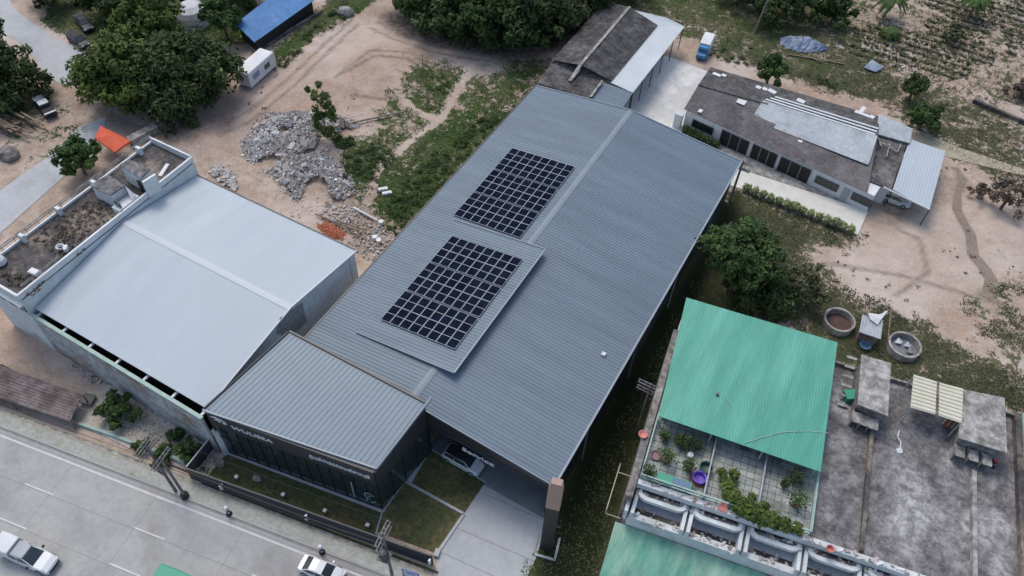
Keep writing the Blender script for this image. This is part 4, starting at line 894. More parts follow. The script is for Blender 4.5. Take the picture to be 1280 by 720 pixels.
for a in ((830,548,.7,'Lmid','potted plant in the rear left corner of the tiled terrace beside the mint rail'),(833,575,1.0,'Lmid','bright round bush in a pot on the left terrace near the pink dish'),(848,553,.6,'Ldark','dark potted plant close to the green roof on the left terrace'),(856,556,.9,'Ldark','widest dark plant under the green roof edge on the left terrace'),(869,560,.7,'Ldark','rightmost dark plant under the green roof edge on the left terrace'),(810,592,.75,'Ldark','potted plant in the front left corner by the mint rail'),(861,586,.85,'Lmid','plant in a clay pot just left of the purple tub'),(993,600,.9,'Ldark','upper dark shrub in the right bay of the tiled terrace'),(995,630,1.1,'Lmid','large dark shrub near the mint rail at the right of the terrace'),(980,607,.5,'Ldark','small potted plant beside the right bay shrubs')):
    potplant(a[0],a[1],z,a[2],a[4],a[3],group=G)
p=P(873,600,z); t=thing('purple_tub','purple plastic tub on a pink mat on the tiled terrace','tub',(p.x,p.y,z)); MB().lathe((p.x,p.y,z+.03),[(.01,0),(.5,0),(.62,.55),(.68,.55),(.66,.6),(.55,.58),(.45,.15),(.01,.12)],20).build('bowl','purple',t); MB().box((p.x-.05,p.y-.05,z+.02),(1.5,1.4,.03),rz=.3).build('mat','pot',t)
p=P(881,588,z); tag(MB().lathe((p.x,p.y,z),[(.01,0),(.5,0),(.6,.7),(.64,.7),(.55,.66),(.45,.2),(.01,.15)],18).build('water_jar',mat('dark teal jar',(.03,.08,.07),rough=.4)),'dark teal round jar right behind the purple tub','jar')
p=P(862,571,z); tag(MB().lathe((p.x,p.y,z),[(.2,0),(.32,.2),(.28,.5),(.05,.6)],10).build('stone_jar','white'),'small white jar in the middle of the left terrace','jar')
p=P(820,570,z); tag(MB().lathe((p.x,p.y,z),[(.01,0),(.4,0),(.55,.25),(.5,.25),(.35,.08),(.01,.06)],14).build('pink_basin',mat('dusty pink',(.25,.15,.16),rough=.7)),'dusty pink basin near the mint rail on the left terrace','basin')
p=P(806,545,TZ+.4); tag(MB().lathe((p.x-.2,p.y,TZ+.35),[(.01,0),(.25,0),(.45,.25),(.4,.26),(.22,.1),(.01,.08)],14).build('pink_dish','pink'),'pink dish resting on the old side parapet','dish')
p=P(829,602,z); t=thing('green_tank','pale green rectangular tub by the front rail of the terrace','tub',(p.x,p.y,z)); mb=MB(); mb.box((p.x,p.y,z+.3),(1.4,.8,.6),rz=.1); mb.build('body','mint',t); MB().box((p.x,p.y,z+.63),(1.5,.9,.06),rz=.1).build('lid','greenp',t)
p=P(848,607,z); t=thing('fish_tub','long dark green rounded tub by the front rail of the terrace','tub',(p.x,p.y,z)); mb=MB(); mb.box((p.x,p.y,z+.28),(2.2,.85,.56),rz=.15); mb.build('body','greenp',t); MB().box((p.x,p.y,z+.58),(1.9,.6,.05),rz=.15).build('water','bluep',t)
p=P(930,560,z); tag(MB().box((p.x,p.y,z+.45),(.8,.5,.9),rz=.15).box((p.x,p.y,z+.95),(.86,.56,.08),rz=.15).build('cabinet','steel'),'small black cabinet under the edge of the green roof','cabinet')
p=P(904,637,TZ+.3); t=thing('red_cloth','pink red folded cloth on the terrace front ledge by the vine','cloth',(p.x,p.y,TZ+.3)); MB().slab([p+Vector((-.5,-.3,.1)),p+Vector((.4,-.2,.1)),p+Vector((.1,.6,.5)),p+Vector((-.4,.4,.5))],.08).build('sheet','pink',t)
p=P(1036,688,TZ+.3); t=thing('red_bucket','pink red bucket splashed on the front parapet of the dark terrace','bucket',(p.x,p.y,TZ+.3)); MB().lathe((p.x,p.y,TZ+.3),[(.01,0),(.25,0),(.36,.45),(.32,.45),(.22,.1),(.01,.08)],12).build('body','pink',t)
t=thing('trailing_vine','bright green leafy vine trailing along the front ledge of the tiled terrace','vine',sp(8.5,.3,TZ)); mb=MB()
for a,b,r,n in ((906,600,.5,60),(912,606,.8,130),(915,620,.9,160),(925,632,1.1,260),(938,638,1.1,260),(952,646,1.0,220),(966,650,.9,200),(980,655,.8,160),(996,660,.6,120),(902,590,.5,70),(918,592,.5,70),(940,622,.4,50),(955,632,.5,60)): leaves(mb,P(a,b,TZ+.8),(r*1.0,r*.95,r*.6),int(n*1.5),.22,rp)
mb.build('foliage','Llime',t); mb=MB(); mb.path([P(a,b,TZ+.4) for a,b in ((905,598),(913,615),(930,636),(960,650),(996,661))],.06); mb.build('stem','bark',t)
# weeds on left deck
t=thing('deck_weeds','dry brown weeds covering the middle of the old roof deck','weeds',(*P(110,270,DZ)[:2],DZ)); mb=MB()
rw=random.Random(9); wpoly=[P(a,b,DZ)[:2] for a,b in ((108,252),(145,250),(150,262),(100,320),(75,325),(40,300),(60,285))]
def randin(poly,rnd):
    xs=[p[0] for p in poly]; ys=[p[1] for p in poly]
    while 1:
        x,y=rnd.uniform(min(xs),max(xs)),rnd.uniform(min(ys),max(ys))
        if inpoly(np.array([x]),np.array([y]),poly)[0]: return x,y
for k in range(260):
    x,y=randin(wpoly,rw); leaves(mb,(x,y,DZ+.08),(.3,.3,.15),6,.13,rw)
for k in range(90):
    x,y=randin([P(a,b,DZ)[:2] for a,b in ((0,345),(10,335),(55,350),(50,365),(40,372),(20,362))],rw); leaves(mb,(x,y,DZ+.08),(.3,.3,.15),6,.13,rw)
mb.build('stalks','Lbrown',t)
#@@PART4
# ------------------------------------------------------------------ fence along the verge
def fz(s): return 24.75+(s+40.4)*.018
FN=thing('slat_fence','dark grey horizontal slat fence between the road verge and the showroom lawn','fence',rd(-28,25))
FE=-14.9
mb=MB()
for k in range(7): mb.bar(rd(-42,fz(-42),.25+k*.28),rd(FE,fz(FE),.25+k*.28),.06,.2)
mb.build('slat_panel','fence',FN); wallq(MB(),rd(-42,fz(-42)+.06),rd(FE,fz(FE)+.06),.1,2.1,.03).build('backing_sheet','steel',FN)
mb=MB(); mb.bar(rd(-42,fz(-42),.1),rd(FE,fz(FE),.1),.3,.2); mb.build('base_wall','fence',FN)
for k in range(11):
    s=-42+k*(FE+42)/10; v=rd(s,fz(s)+.08); MB().box((v.x,v.y,1.1),(.12,.12,2.2),rz=.167).build('post','steel',FN)
mb=MB(); mb.bar(rd(-42,fz(-42)+.02,2.16),rd(FE,fz(FE)+.02,2.16),.14,.08); mb.build('top_rail','fence',FN)
F2=thing('side_fence','short dark grey fence from the road corner to the white square post','fence',rd(-42,25)); a=rd(-42,24.8);b=P(274,553)
mb=MB()
for k in range(7): mb.bar((a.x,a.y,.25+k*.28),(b.x,b.y,.25+k*.28),.06,.22)
mb.build('slat_panel','fence',F2); MB().bar((a.x,a.y,2.16),(b.x,b.y,2.16),.14,.08).build('top_rail','greytrim',F2)
# front lamps on the fence, marker lamps on the lawn
fl=[(278,606,'white bracket lamp on the left end of the slat fence'),(383,646,'white bracket lamp on the fence below the middle of the showroom'),(537,702,'white bracket lamp on the right end of the slat fence near the driveway')]
first=None
for px,py,lb_ in fl:
    s,_=rdc(px,py,1.6); v=rd(s,fz(s)-.15,1.3)
    if first is None:
        first=thing('fence_lamp',lb_,'lamp',v,.167,'lamps on the slat fence')
        MB().box((0,-.12,.5),(.14,.3,.12)).build('bracket','white',first,world=False); MB().box((0,-.25,.25),(.22,.2,.9)).build('lamp_head','white',first,world=False)
    else: dup(first,v,.167,lb_)
first=None
for px,py,lb_ in ((297,599,'first small white lawn lamp from the left'),(355,621,'second small white lawn lamp from the left'),(407,641,'third small white lawn lamp from the left'),(460,659,'fourth small white lawn lamp from the left beside the road pole')):
    v=P(px,py)
    if first is None:
        first=thing('lawn_lamp',lb_,'lamp',v,.167,'lamps on the showroom lawn')
        MB().tube((0,0,0),(0,0,.35),.07).build('stem','greytrim',first,world=False); MB().box((0,0,.5),(.36,.36,.32)).build('lamp_head','white',first,world=False)
    else: dup(first,v,.167,lb_)
def rock(name,px,py,sz,m,label,cat='stone'):
    p=P(px,py); rr=random.Random(px); mb=MB(); n=9
    prof=[]; vs=[]; 
    for z,r in ((0,1),(.5,1.05),(.8,.6)):
        for i in range(n): a=2*PI*i/n; q=r*rr.uniform(.8,1.15); vs.append((p.x+sz*q*math.cos(a),p.y+sz*.8*q*math.sin(a),z*sz))
    vs.append((p.x,p.y,sz*.95))
    fs=[(k*n+i,k*n+(i+1)%n,(k+1)*n+(i+1)%n,(k+1)*n+i) for k in range(2) for i in range(n)]+[(2*n+i,2*n+(i+1)%n,3*n) for i in range(n)]
    mb.add(vs,fs); return mb.build(name,m,label=label,cat=cat)
rock('stone',275,580,.6,'slab','pale stone on the lawn beside the white square post')
rock('stone',322,599,.5,'slab','smaller pale stone on the lawn in front of the glass')
# marker posts on the verge
first=None
for px,py,lb_ in ((287,643,'blue and white marker post leaning on the verge left of the sedan'),(403,691,'navy and white marker post on the verge behind the white sedan')):
    v=P(px,py); v.z=.13
    if first is None:
        first=thing('marker_post',lb_,'post',v,0,'marker posts on the verge')
        MB().lathe((0,0,0),[(.01,0),(.3,0),(.32,.12),(.2,.3),(.01,.32)],14).build('base','black',first,world=False)
        MB().lathe((0,0,.3),[(.14,0),(.14,1.2),(.17,1.22),(.17,1.3),(.01,1.32)],12).build('tube','white',first,world=False)
        MB().lathe((0,0,.55),[(.155,0),(.155,.5)],12).build('band',mat('navy band',(.05,.06,.16),rough=.5),first,world=False)
    else: dup(first,v,.4,lb_)
# ------------------------------------------------------------------ poles
def pole(px,py,h,lab,rz=.167,arms=2,r=.135,tf=False,base=False):
    p=P(px,py); t=thing('power_pole',lab,'utility pole',p,rz)
    MB().tube((0,0,0),(0,0,h),r*1.25,r*.8,10).build('shaft','polec',t,world=False)
    if base: MB().lathe((0,0,.1),[(.01,0),(.42,0),(.42,.5),(.2,.6)],12).build('base_ring','black',t,world=False)
    for k in range(arms):
        z=h-.35-k*1.1; 
        for off in (-.17,.17):
            MB().box((off,0,z),(.1,2.6,.12)).build('cross_arm','polec',t,world=False)
        mb=MB()
        for y in (-1.2,-.45,.45,1.2):
            mb=MB(); mb.lathe((0,y,z+.06),[(.02,0),(.07,.05),(.04,.14),(.08,.2),(.05,.3),(.01,.36)],8); mb.build('insulator','greytrim',t,world=False)
    if tf:
        mb=MB(); mb.lathe((.1,-.6,h-4.2),[(.01,0),(.36,0),(.38,.1),(.38,.95),(.3,1.1),(.01,1.15)],14)
        for i in range(8): a=i*PI/4; mb.box((.1+.42*math.cos(a),-.6+.42*math.sin(a),h-3.65),(.12,.05,.7),rz=a)
        mb.build('transformer','steel',t,world=False)
        MB().box((.0,-.5,h-4.4),(1.1,1.0,.12)).build('bracket','polec',t,world=False)
    return t
poles=[pole(220,614,10.4,'weathered concrete power pole with crossarms, the taller of the two roadside poles at left',arms=2,tf=False),
 pole(232,621,8.6,'concrete pole with a black ring at its foot beside the taller roadside pole',arms=1,base=True),
 pole(490,718,10.2,'power pole with transformer on the verge in front of the worn lawn',arms=2,tf=True)]
pole(795,541,10,'power pole in the dark strip beside the green roofed block',rz=PI/2,arms=2,r=.13)
pole(912,252,7.6,'power pole with crossarms at the rear right corner of the long roof',rz=PI/2,arms=2,r=.16)
p=P(844,470); 
# cables
cb=random.Random(8)
def cable(a,b,sag,r,label,group):
    a,b=V3(a),V3(b); pts=[]
    for i in range(17):
        f=i/16; v=a.lerp(b,f); v.z-=sag*4*f*(1-f); pts.append(v)
    tag(MB().path(pts,r,5).build('overhead_cable','black'),label,'cable',group)
pa,pb,pc=poles[0].location,poles[1].location,poles[2].location
for k,(y,z) in enumerate(((-1.2,10.3),(1.2,10.3))):
    off=RN*y
    cable(pa+off+Vector((0,0,z)),pc+off+Vector((0,0,z-.2)),.5,.018,'thin overhead cable running along the slat fence between the roadside poles','cables between the roadside poles')
    cable(pa+off+Vector((0,0,z)),rd(-95,23+y,z),.6,.018,'thin overhead cable leaving the left roadside pole towards the left edge','cables left of the roadside poles')
for k,z in enumerate((7.2,7.5)):
    cable(pa+Vector((0,0,z)),pc+Vector((0,0,z)),.7,.05,'thick sagging communication cable between the roadside poles','communication cables between poles')
t=thing('cable_box','pair of black cable joint boxes hanging beside the taller roadside pole','cable box',(pa.x-.9,pa.y,3.4)); mb=MB(); mb.tube((-1.0,0,.6),(-.3,0,.5),.14,n=10); mb.build('joint','black',t,world=False); MB().tube((0,0,.3),(.7,0,.2),.12,n=10).build('joint','black',t,world=False); MB().path([(-1.1,0,.75),(0,0,.5),(.9,0,.45)],.03).build('cable','steel',t,world=False)
# banner by the road at the bottom
p=rd(-16.2,23.2,.13); t=thing('road_banner','blue edged white banner sign beside the driveway at the bottom edge','sign',p,.25)
mb=MB(); mb.box((0,0,1.05),(1.5,.06,1.5)); mb.build('panel','white',t,world=False); mb=MB(); 
for x in (-.78,.78): mb.box((x,0,.95),(.12,.1,1.9))
mb.box((0,0,1.85),(1.6,.1,.12)); mb.box((0,0,.3),(1.6,.1,.12)); mb.build('frame',mat('blue frame',(.06,.09,.3),rough=.5),t,world=False)
MB().box((0,-.035,1.3),(.9,.02,.35)).build('print',mat('blue print',(.15,.25,.5)),t,world=False)
# totem pylon
pyc=P(672,690); t=thing('sign_pylon','tall dark sign pylon with tan sloped head by the driveway','sign',(pyc.x+.5,pyc.y+.9,0),.25)
def lofty(mb,rings):
    n=len(rings[0]); vs=[v for r in rings for v in r]; return mb.add(vs,[tuple(range(n))[::-1],tuple(range((len(rings)-1)*n,len(rings)*n))]+[(k*n+i,k*n+(i+1)%n,(k+1)*n+(i+1)%n,(k+1)*n+i) for k in range(len(rings)-1) for i in range(n)])
def rect(w,d,z,sx=0,sy=0): return [(sx-w/2,sy-d/2,z),(sx+w/2,sy-d/2,z),(sx+w/2,sy+d/2,z),(sx-w/2,sy+d/2,z)]
lofty(MB(),[rect(1.25,.6,0),rect(1.25,.6,9.6)]).build('body','fascia',t,world=False)
lofty(MB(),[rect(1.3,.66,9.6),rect(1.3,.7,13.2),rect(.95,.6,14.6)]).build('head','copper',t,world=False)
mb=MB(); mb.box((-.4,-.34,4.8),(.06,.06,9.4)); mb.box((.2,-.34,4.8),(.05,.05,9.4)); mb.build('groove','steel',t,world=False)
mb=MB(); 
for c_,s_ in (((0,-1.1,.1),(2.2,.22,.2)),((-1.1,0,.1),(.22,2.4,.2)),((1.1,0,.1),(.22,2.4,.2))): mb.box(c_,s_)
mb.build('plinth_kerb','greytrim',t,world=False)
# ------------------------------------------------------------------ vehicles
def ringloft(mb,st):
    """st: (x, zb, zt, hw_bottom, hw_top)"""
    rings=[]
    for x,zb,zt,w,wt in st:
        c=min(.1,(zt-zb)*.3); rings.append([(x,-w+.08,zb),(x,-w,zb+c),(x,-(w*.4+wt*.6),zt-c),(x,-wt+.07,zt),(x,wt-.07,zt),(x,(w*.4+wt*.6),zt-c),(x,w,zb+c),(x,w-.08,zb)])
    n=8; vs=[v for r in rings for v in r]
    return mb.add(vs,[tuple(range(n)),tuple(range((len(rings)-1)*n,len(rings)*n))[::-1]]+[(k*n+i,(k+1)*n+i,(k+1)*n+(i+1)%n,k*n+(i+1)%n) for k in range(len(rings)-1) for i in range(n)])
def wheels(t,xs,y,r=.33):
    for x in xs:
        for s in(-1,1):
            w=MB().tube((x,s*(y-.22),r),(x,s*y,r),r,r,18).build('wheel','black',t,world=False)
            MB().tube((x,s*(y-.05),r),(x,s*(y+.012),r),r*.62,r*.6,12).build('rim','alu',w,world=False)
def car(kind,paint,label,loc,rz,cat='car',name='parked_car',roofm=None):
    t=thing(name,label,cat,loc,rz); W=.9
    if kind in('sedan','hatch','suv'):
        L,hb,hr={'sedan':(4.6,.86,1.45),'hatch':(4.1,.9,1.5),'suv':(4.6,1.0,1.68)}[kind]; h=L/2
        body=[(-h,.45,hb-.18,W*.82,W*.78),(-h+.12,.3,hb,W*.92,W*.86),(-h+.5,.25,hb+.03,W*.98,W*.93),(-.6,.22,hb+.03,W,W*.94),(.8,.22,hb,W,W*.93),(h-1.0,.24,hb-.04,W*.98,W*.9),(h-.4,.27,hb-.12,W*.94,W*.84),(h-.1,.34,hb-.24,W*.84,W*.72),(h,.42,hb-.38,W*.7,W*.6)]
        ringloft(MB(),body).build('body',paint,t,world=False,smooth=False)
        a,b,c,d={'sedan':(-1.75,-1.0,.35,1.15),'hatch':(-1.85,-1.55,.25,1.05),'suv':(-2.1,-1.8,.45,1.2)}[kind]
        z0=hb-.02; ringloft(MB(),[(a,z0,z0+.06,W*.8,W*.78),(b,z0,hr-.06,W*.9,W*.68),((b+c)/2,z0,hr-.03,W*.92,W*.7),(c,z0,hr-.07,W*.9,W*.66),(d,z0,z0+.05,W*.8,W*.78)]).build('windows','glass',t,world=False)
        ro=MB(); ringloft(ro,[(b-.02,hr-.1,hr-.03,W*.72,W*.66),((b+c)/2,hr-.07,hr+.02,W*.75,W*.66),(c+.02,hr-.11,hr-.04,W*.7,W*.63)]); ro.build('roof',roofm or paint,t,world=False)
        mb=MB()
        for s in(-1,1):
            mb.bar((b,s*W*.7,hr-.08),(a-.02,s*W*.83,z0+.03),.07,.06); mb.bar((c,s*W*.68,hr-.1),(d+.03,s*W*.83,z0+.03),.07,.06); mb.bar(((b+c)/2,s*W*.735,hr-.1),((b+c)/2,s*W*.93,z0+.05),.07,.05); mb.bar((b,s*W*.71,hr-.07),(c,s*W*.69,hr-.08),.06,.05)
        mb.each('pillar',paint,t,world=False)
        for s in(-1,1):
            MB().box((h-.13,s*W*.6,hb-.27),(.2,.34,.12)).build('headlight','lampg',t,world=False); MB().box((-h+.06,s*W*.68,hb-.13),(.12,.3,.14)).build('tail_light','red',t,world=False)
            MB().box((d-.35,s*(W+.1),hb+.08),(.14,.2,.13)).build('mirror',paint,t,world=False)
        MB().box((h-.02,0,.42),(.06,1.1,.16)).build('grille','black',t,world=False)
        wheels(t,(-h+.85,h-.88),W+.005,.33)
    elif kind=='pickup':
        h=2.65
        ringloft(MB(),[(-h,.5,1.05,W*.95,W*.93),(-h+.1,.35,1.1,W,W*.97),(-.5,.3,1.1,W,W*.96),(1.1,.3,1.08,W,W*.94),(h-.6,.32,1.0,W*.97,W*.88),(h-.1,.4,.85,W*.88,W*.76),(h,.45,.7,W*.75,W*.65)]).build('body',paint,t,world=False)
        ringloft(MB(),[(-.95,1.06,1.15,W*.86,W*.84),(-.85,1.06,1.7,W*.9,W*.72),(.4,1.06,1.72,W*.9,W*.72),(1.25,1.06,1.12,W*.82,W*.8)]).build('windows','glass',t,world=False)
        ringloft(MB(),[(-.88,1.64,1.72,W*.76,W*.68),(-.2,1.66,1.77,W*.78,W*.68),(.42,1.63,1.71,W*.74,W*.66)]).build('roof',roofm or paint,t,world=False)
        mb=MB()
        for s in(-1,1): mb.bar((.42,s*W*.7,1.66),(1.25,s*W*.84,1.08),.07,.06); mb.bar((-.2,s*W*.75,1.66),(-.2,s*W*.92,1.1),.07,.05)
        mb.each('pillar',paint,t,world=False)
        for s in(-1,1):
            MB().box((h-.15,s*W*.68,.8),(.2,.32,.15)).build('headlight','lampg',t,world=False); MB().box((-h,s*W*.85,.9),(.08,.16,.3)).build('tail_light','red',t,world=False); MB().box((.95,s*(W+.12),1.15),(.14,.24,.18)).build('mirror','black',t,world=False)
        MB().box((h-.01,0,.55),(.08,1.2,.22)).build('grille','black',t,world=False)
        wheels(t,(-h+1.05,h-.95),W+.005,.37)
    return t
ra_=math.atan2(RT.y,RT.x)
z5=.05
v=rd(-24.5,20.75,z5); car('sedan','carw','white sedan driving in the lane beside the verge','%s'and v,ra_,name='car')
v=rd(-51.4,12.1,z5); t=car('pickup','carw','white pickup with a boxy white canopy over its bed, bottom left','%s'and v,ra_,'pickup truck','pickup_truck',roofm='alu')
ringloft(MB(),[(-2.62,1.08,1.98,.86,.78),(-1.8,1.08,2.02,.88,.8),(-.98,1.08,1.98,.86,.78)]).build('bed_canopy','white',t,world=False); t.scale=(1.13,1.1,1.1)
a=P(563,556); b=P(602,590); v=Vector((-22.0,33.2,.06)); car('suv','carw','white car with dark roof parked under the service sign',v,-.02,'car','parked_car',roofm='black')
a,b=P(1101,246),P(1136,258); v=(a+b)/2; v=Vector((v.x,v.y-.1,.03)); car('hatch','carw','white hatchback parked half under the pale carport',v,math.atan2(b.y-a.y,b.x-a.x)+.0,'car','parked_car')
a,b=P(68,150),P(48,126); v=(a+b)/2; t=car('pickup','carnavy','small navy pickup with white cab roof parked by the tree at left',(v.x,v.y,.03),math.atan2(b.y-a.y,b.x-a.x),'pickup truck','pickup_truck',roofm='white')
MB().box((-2.55,0,1.12),(.3,1.7,.08)).build('tailgate','white',t,world=False); MB().box((2.0,0,1.06),(1.1,1.5,.05)).build('hood','white',t,world=False); MB().box((-1.75,0,1.1),(1.5,1.5,.05)).build('bed_cover','black',t,world=False)
a,b=P(887,50),P(872,82); v=(a+b)/2; rz=math.atan2(b.y-a.y,b.x-a.x)
t=thing('box_truck','small truck with blue cab and white cargo cover behind the concrete yard','truck',(v.x,v.y,0),rz)
ringloft(MB(),[(.9,.5,1.3,.85,.8),(1.0,.45,2.0,.88,.72),(1.7,.45,2.0,.88,.72),(2.2,.45,1.35,.86,.78),(2.75,.5,1.1,.8,.7)]).build('cab','carblue',t,world=False)
ringloft(MB(),[(-2.7,.7,2.2,.95,.85),(-.9,.7,2.35,.97,.87),(.85,.7,2.2,.95,.85)]).build('cargo_cover','white',t,world=False)
MB().box((2.02,0,1.65),(.3,1.3,.4),R=Matrix.Rotation(.9,3,'Y')).build('windshield','glass',t,world=False); MB().box((0,0,.6),(5.2,1.5,.2)).build('chassis','steel',t,world=False); wheels(t,(-1.7,1.75),.88,.38)
for (a,b,lb_,kd) in (((84,44),(116,66),'dark jeep parked beside the tree at the top left','suv'),((97,22),(116,44),'dark vehicle under the trees behind the dark jeep','pickup')):
    a,b=P(*a),P(*b); v=(a+b)/2; car(kd,'carnavy',lb_,(v.x,v.y,.02),math.atan2(b.y-a.y,b.x-a.x),'car','parked_car',roofm='black')
v=rd(-35.8,14.6,z5); t=thing('covered_truck','truck with a flat green canopy just entering at the bottom edge','truck',v,ra_)
ringloft(MB(),[(-2.4,.5,1.1,.9,.88),(1.0,.5,1.1,.9,.88),(1.1,.5,1.7,.88,.75),(1.9,.5,1.7,.88,.75),(2.5,.5,1.1,.85,.75),(3.1,.55,.95,.8,.7)]).build('body','white',t,world=False)
ringloft(MB(),[(-2.5,2.3,2.42,.98,.92),(-.8,2.3,2.5,1.0,.92),(.95,2.3,2.42,.98,.92)]).build('canopy','greenp',t,world=False)
mb=MB(); [mb.box((x,y,1.7),(.06,.06,1.25)) for x in(-2.4,-.7,.9) for y in(-.85,.85)]; mb.build('canopy_post','steel',t,world=False); wheels(t,(-1.6,2.1),.91,.38)
# white site cabin / trailer
a,b=P(306,117),P(338,88); v=(a+b)/2; rz=math.atan2(b.y-a.y,b.x-a.x); t=thing('site_cabin','white metal cabin with blue lettering beside the dirt track','cabin',(v.x-1.0,v.y+1.2,0),rz)
L=(b-a).length; ringloft(MB(),[(-L/2,.35,2.7,1.3,1.2),(-L/2+.2,.3,2.85,1.35,1.25),(L/2-.2,.3,2.85,1.35,1.25),(L/2,.35,2.7,1.3,1.2)]).build('body','white',t,world=False)
MB().box((-L/4,-1.34,1.7),(1.6,.05,.9)).build('door',mat('blue grey panel',(.2,.27,.36)),t,world=False); MB().box((L/6,-1.34,1.6),(1.3,.05,.8)).build('window','winglass',t,world=False); wheels(t,(-1,1),1.2,.35)
# ------------------------------------------------------------------ distant sheds and covers
t=thing('blue_roof_shed','shed with a bright blue corrugated roof at the top','shed',(*ctr([(340,15)]),0)); q=[P(318,52,3.6),P(296,32,3.6),P(345,-22,3.9),P(388,0,3.6)]
mb=MB(); mb.corr(P(294,30,3.0),P(372,-30,3.0),P(393,0,2.4),P(318,53,2.4),.4,.04); mb.build('roof','bluer',t); q=[P(294,30,3.0),P(372,-30,3.0),P(393,0,2.4),P(318,53,2.4)]; c_=sum(q,Vector())/4; MB().prism([c_+(v-c_)*.93 for v in q],0,2.2).build('wall','darktrim',t)
tag(MB().bar(P(318,66,.25),P(402,14,.25),.5,.5).build('retaining_wall','deckd'),'low grey wall along the front of the blue roofed shed','wall')
t=thing('orange_tarp_shelter','orange tarpaulin shelter behind the old terrace row','shelter',(*ctr([(140,175)]),0)); q=[P(126,157,2.8),P(163,176,2.6),P(143,190,2.6),P(118,172,2.8)]; c=P(138,170,3.2)
mb=MB(); n=6
for i in range(4):
    a,b=q[i],q[(i+1)%4]
    for k in range(3):
        u,v=a.lerp(b,k/3),a.lerp(b,(k+1)/3); mb.add([u,v,c],[(0,1,2)]); mb.add([u,v,v-Vector((0,0,.3)),u-Vector((0,0,.3))],[(0,1,2,3)])
mb.build('tarp','tarpo',t); mb=MB(); [mb.tube((v.x,v.y,0),v,.05) for v in q]; mb.each('post','steel',t)
p=P(243,28,0); t=thing('white_dome_tent','pale rounded tent roof half hidden in the trees','tent',(p.x,p.y,0)); mb=MB(); mb.lathe((p.x,p.y,0),[(2.8,0),(2.8,2.),(2.4,2.8),(1.4,3.4),(.05,3.7)],20); mb.build('cover','tarpw',t)
t=thing('concrete_culvert','long pale concrete block wall beside the big dark trees','wall',(*ctr([(190,165)]),0)); mb=MB(); mb.bar(P(162,178,.6),P(214,150,.6),1.3,1.2); mb.bar(P(208,152,.9),P(222,150,.9),1.6,1.8); mb.build('block','slab',t)
t=thing('lumber_stack','weathered stack of timber and junk at the left edge','timber stack',(*ctr([(25,160)]),0)); mb=MB(); lr=random.Random(3); a,b=P(-15,143),P(46,172)
for k in range(34):
    o=Vector((lr.uniform(-1,1),lr.uniform(-1.8,1.8),.2+.06*k*.8)); d=(b-a)*lr.uniform(.25,.5); m_=a.lerp(b,lr.uniform(.3,.7))+o; mb.bar(m_-d*.5,m_+d*.5+Vector((lr.uniform(-.6,.6),lr.uniform(-.6,.6),0)),.3,.12)
mb.build('plank','wood',t)
rock('debris_heap',12,195,1.6,'oldwall','dark heap of debris at the left edge below the timber stack','heap')
rock('boulder',433,18,1.5,'slab','big pale boulder at the top of the dirt lot beside the grass')
# blue tarp heap
t=thing('tarp_heap','crumpled blue and grey tarpaulin heap on planks at the top right','tarpaulin',(*ctr([(1005,58)]),0)); mb=MB(); a,b=P(975,52),P(1034,62); rr=random.Random(6); NX,NY=26,9; ax=(b-a); pn=Vector((-ax.y,ax.x,0)).normalized()
for j in range(NY+1):
    for i in range(NX+1):
        f=i/NX; g=j/NY*2-1; v=a+ax*f+pn*g*(1.9*math.sin(PI*min(1,f*.9+.12))+.4); v.z=.1+1.35*max(0,1-g*g)*(math.sin(PI*(f*.94+.03))**.6)*(.75+.5*noise.noise(Vector((i*.35,j*.5,1))))+(.35*noise.noise(Vector((i*.8,j*.9,4)))); mb.v.append(tuple(v))
for j in range(NY):
    for i in range(NX): k=j*(NX+1)+i; mb.f.append((k,k+1,k+NX+2,k+NX+1)); mb.a.append(.5)
mb.build('tarp','tarpb',t); mb=MB(); mb.bar(P(985,68,.15),P(1055,80,.15),.25,.2); mb.bar(P(1000,68,.2),P(1030,78,.3),.2,.15); mb.bar(P(1020,74,.2),P(1048,76,.2),.2,.15); mb.build('plank','wood',t)
p=P(1092,82); tag(MB().slab([P(1080,84,.5),P(1095,90,.3),P(1104,84,.6),P(1090,74,.9)],.1).build('sheet_scrap','tarpb'),'grey blue scrap sheet lying in the grass at the field edge','sheet')
# rings of concrete
def ringtank(px,py,r,lab,inside):
    p=P(px,py); t=thing('ring_tank',lab,'tank',p,0); MB().lathe((0,0,0),[(r-.02,0),(r,.9),(r+.04,.95),(r+.04,1.12),(r-.2,1.12),(r-.22,.15)],40).build('ring','slab',t,world=False,smooth=False)
    MB().lathe((0,0,.0),[(.01,.28),(r-.21,.22)],40).build('fill',inside,t,world=False); return t,p
t,p=ringtank(1046,406,1.85,'round concrete ring tank filled with reddish soil beside the green roof','soil')
t,p=ringtank(1127,437,1.9,'round concrete ring tank with scrap sheets inside right of the small shed','bay')
for k,(dx,dy,lab,mm) in enumerate(((-.7,.5,'white torn plastic in the left of the right ring tank','tarpw'),(.35,.55,'grey crumpled sheet at the back of the right ring tank','galv'),(.8,-.2,'pale board scraps at the right inside the ring tank','slab'))):
    tag(MB().slab([(p.x+dx-.4,p.y+dy-.3,.5),(p.x+dx+.3,p.y+dy-.35,.75),(p.x+dx+.4,p.y+dy+.3,.55),(p.x+dx-.2,p.y+dy+.35,.9)],.06).build('scrap_sheet',mm),lab,'scrap')
t=thing('scrap_shed','small corrugated shed with a white cloth draped on top','shed',(*ctr([(1090,415)]),0)); q=[P(1074,415,1.9),P(1101,424,1.9),P(1104,400,2.2),P(1078,393,2.2)]
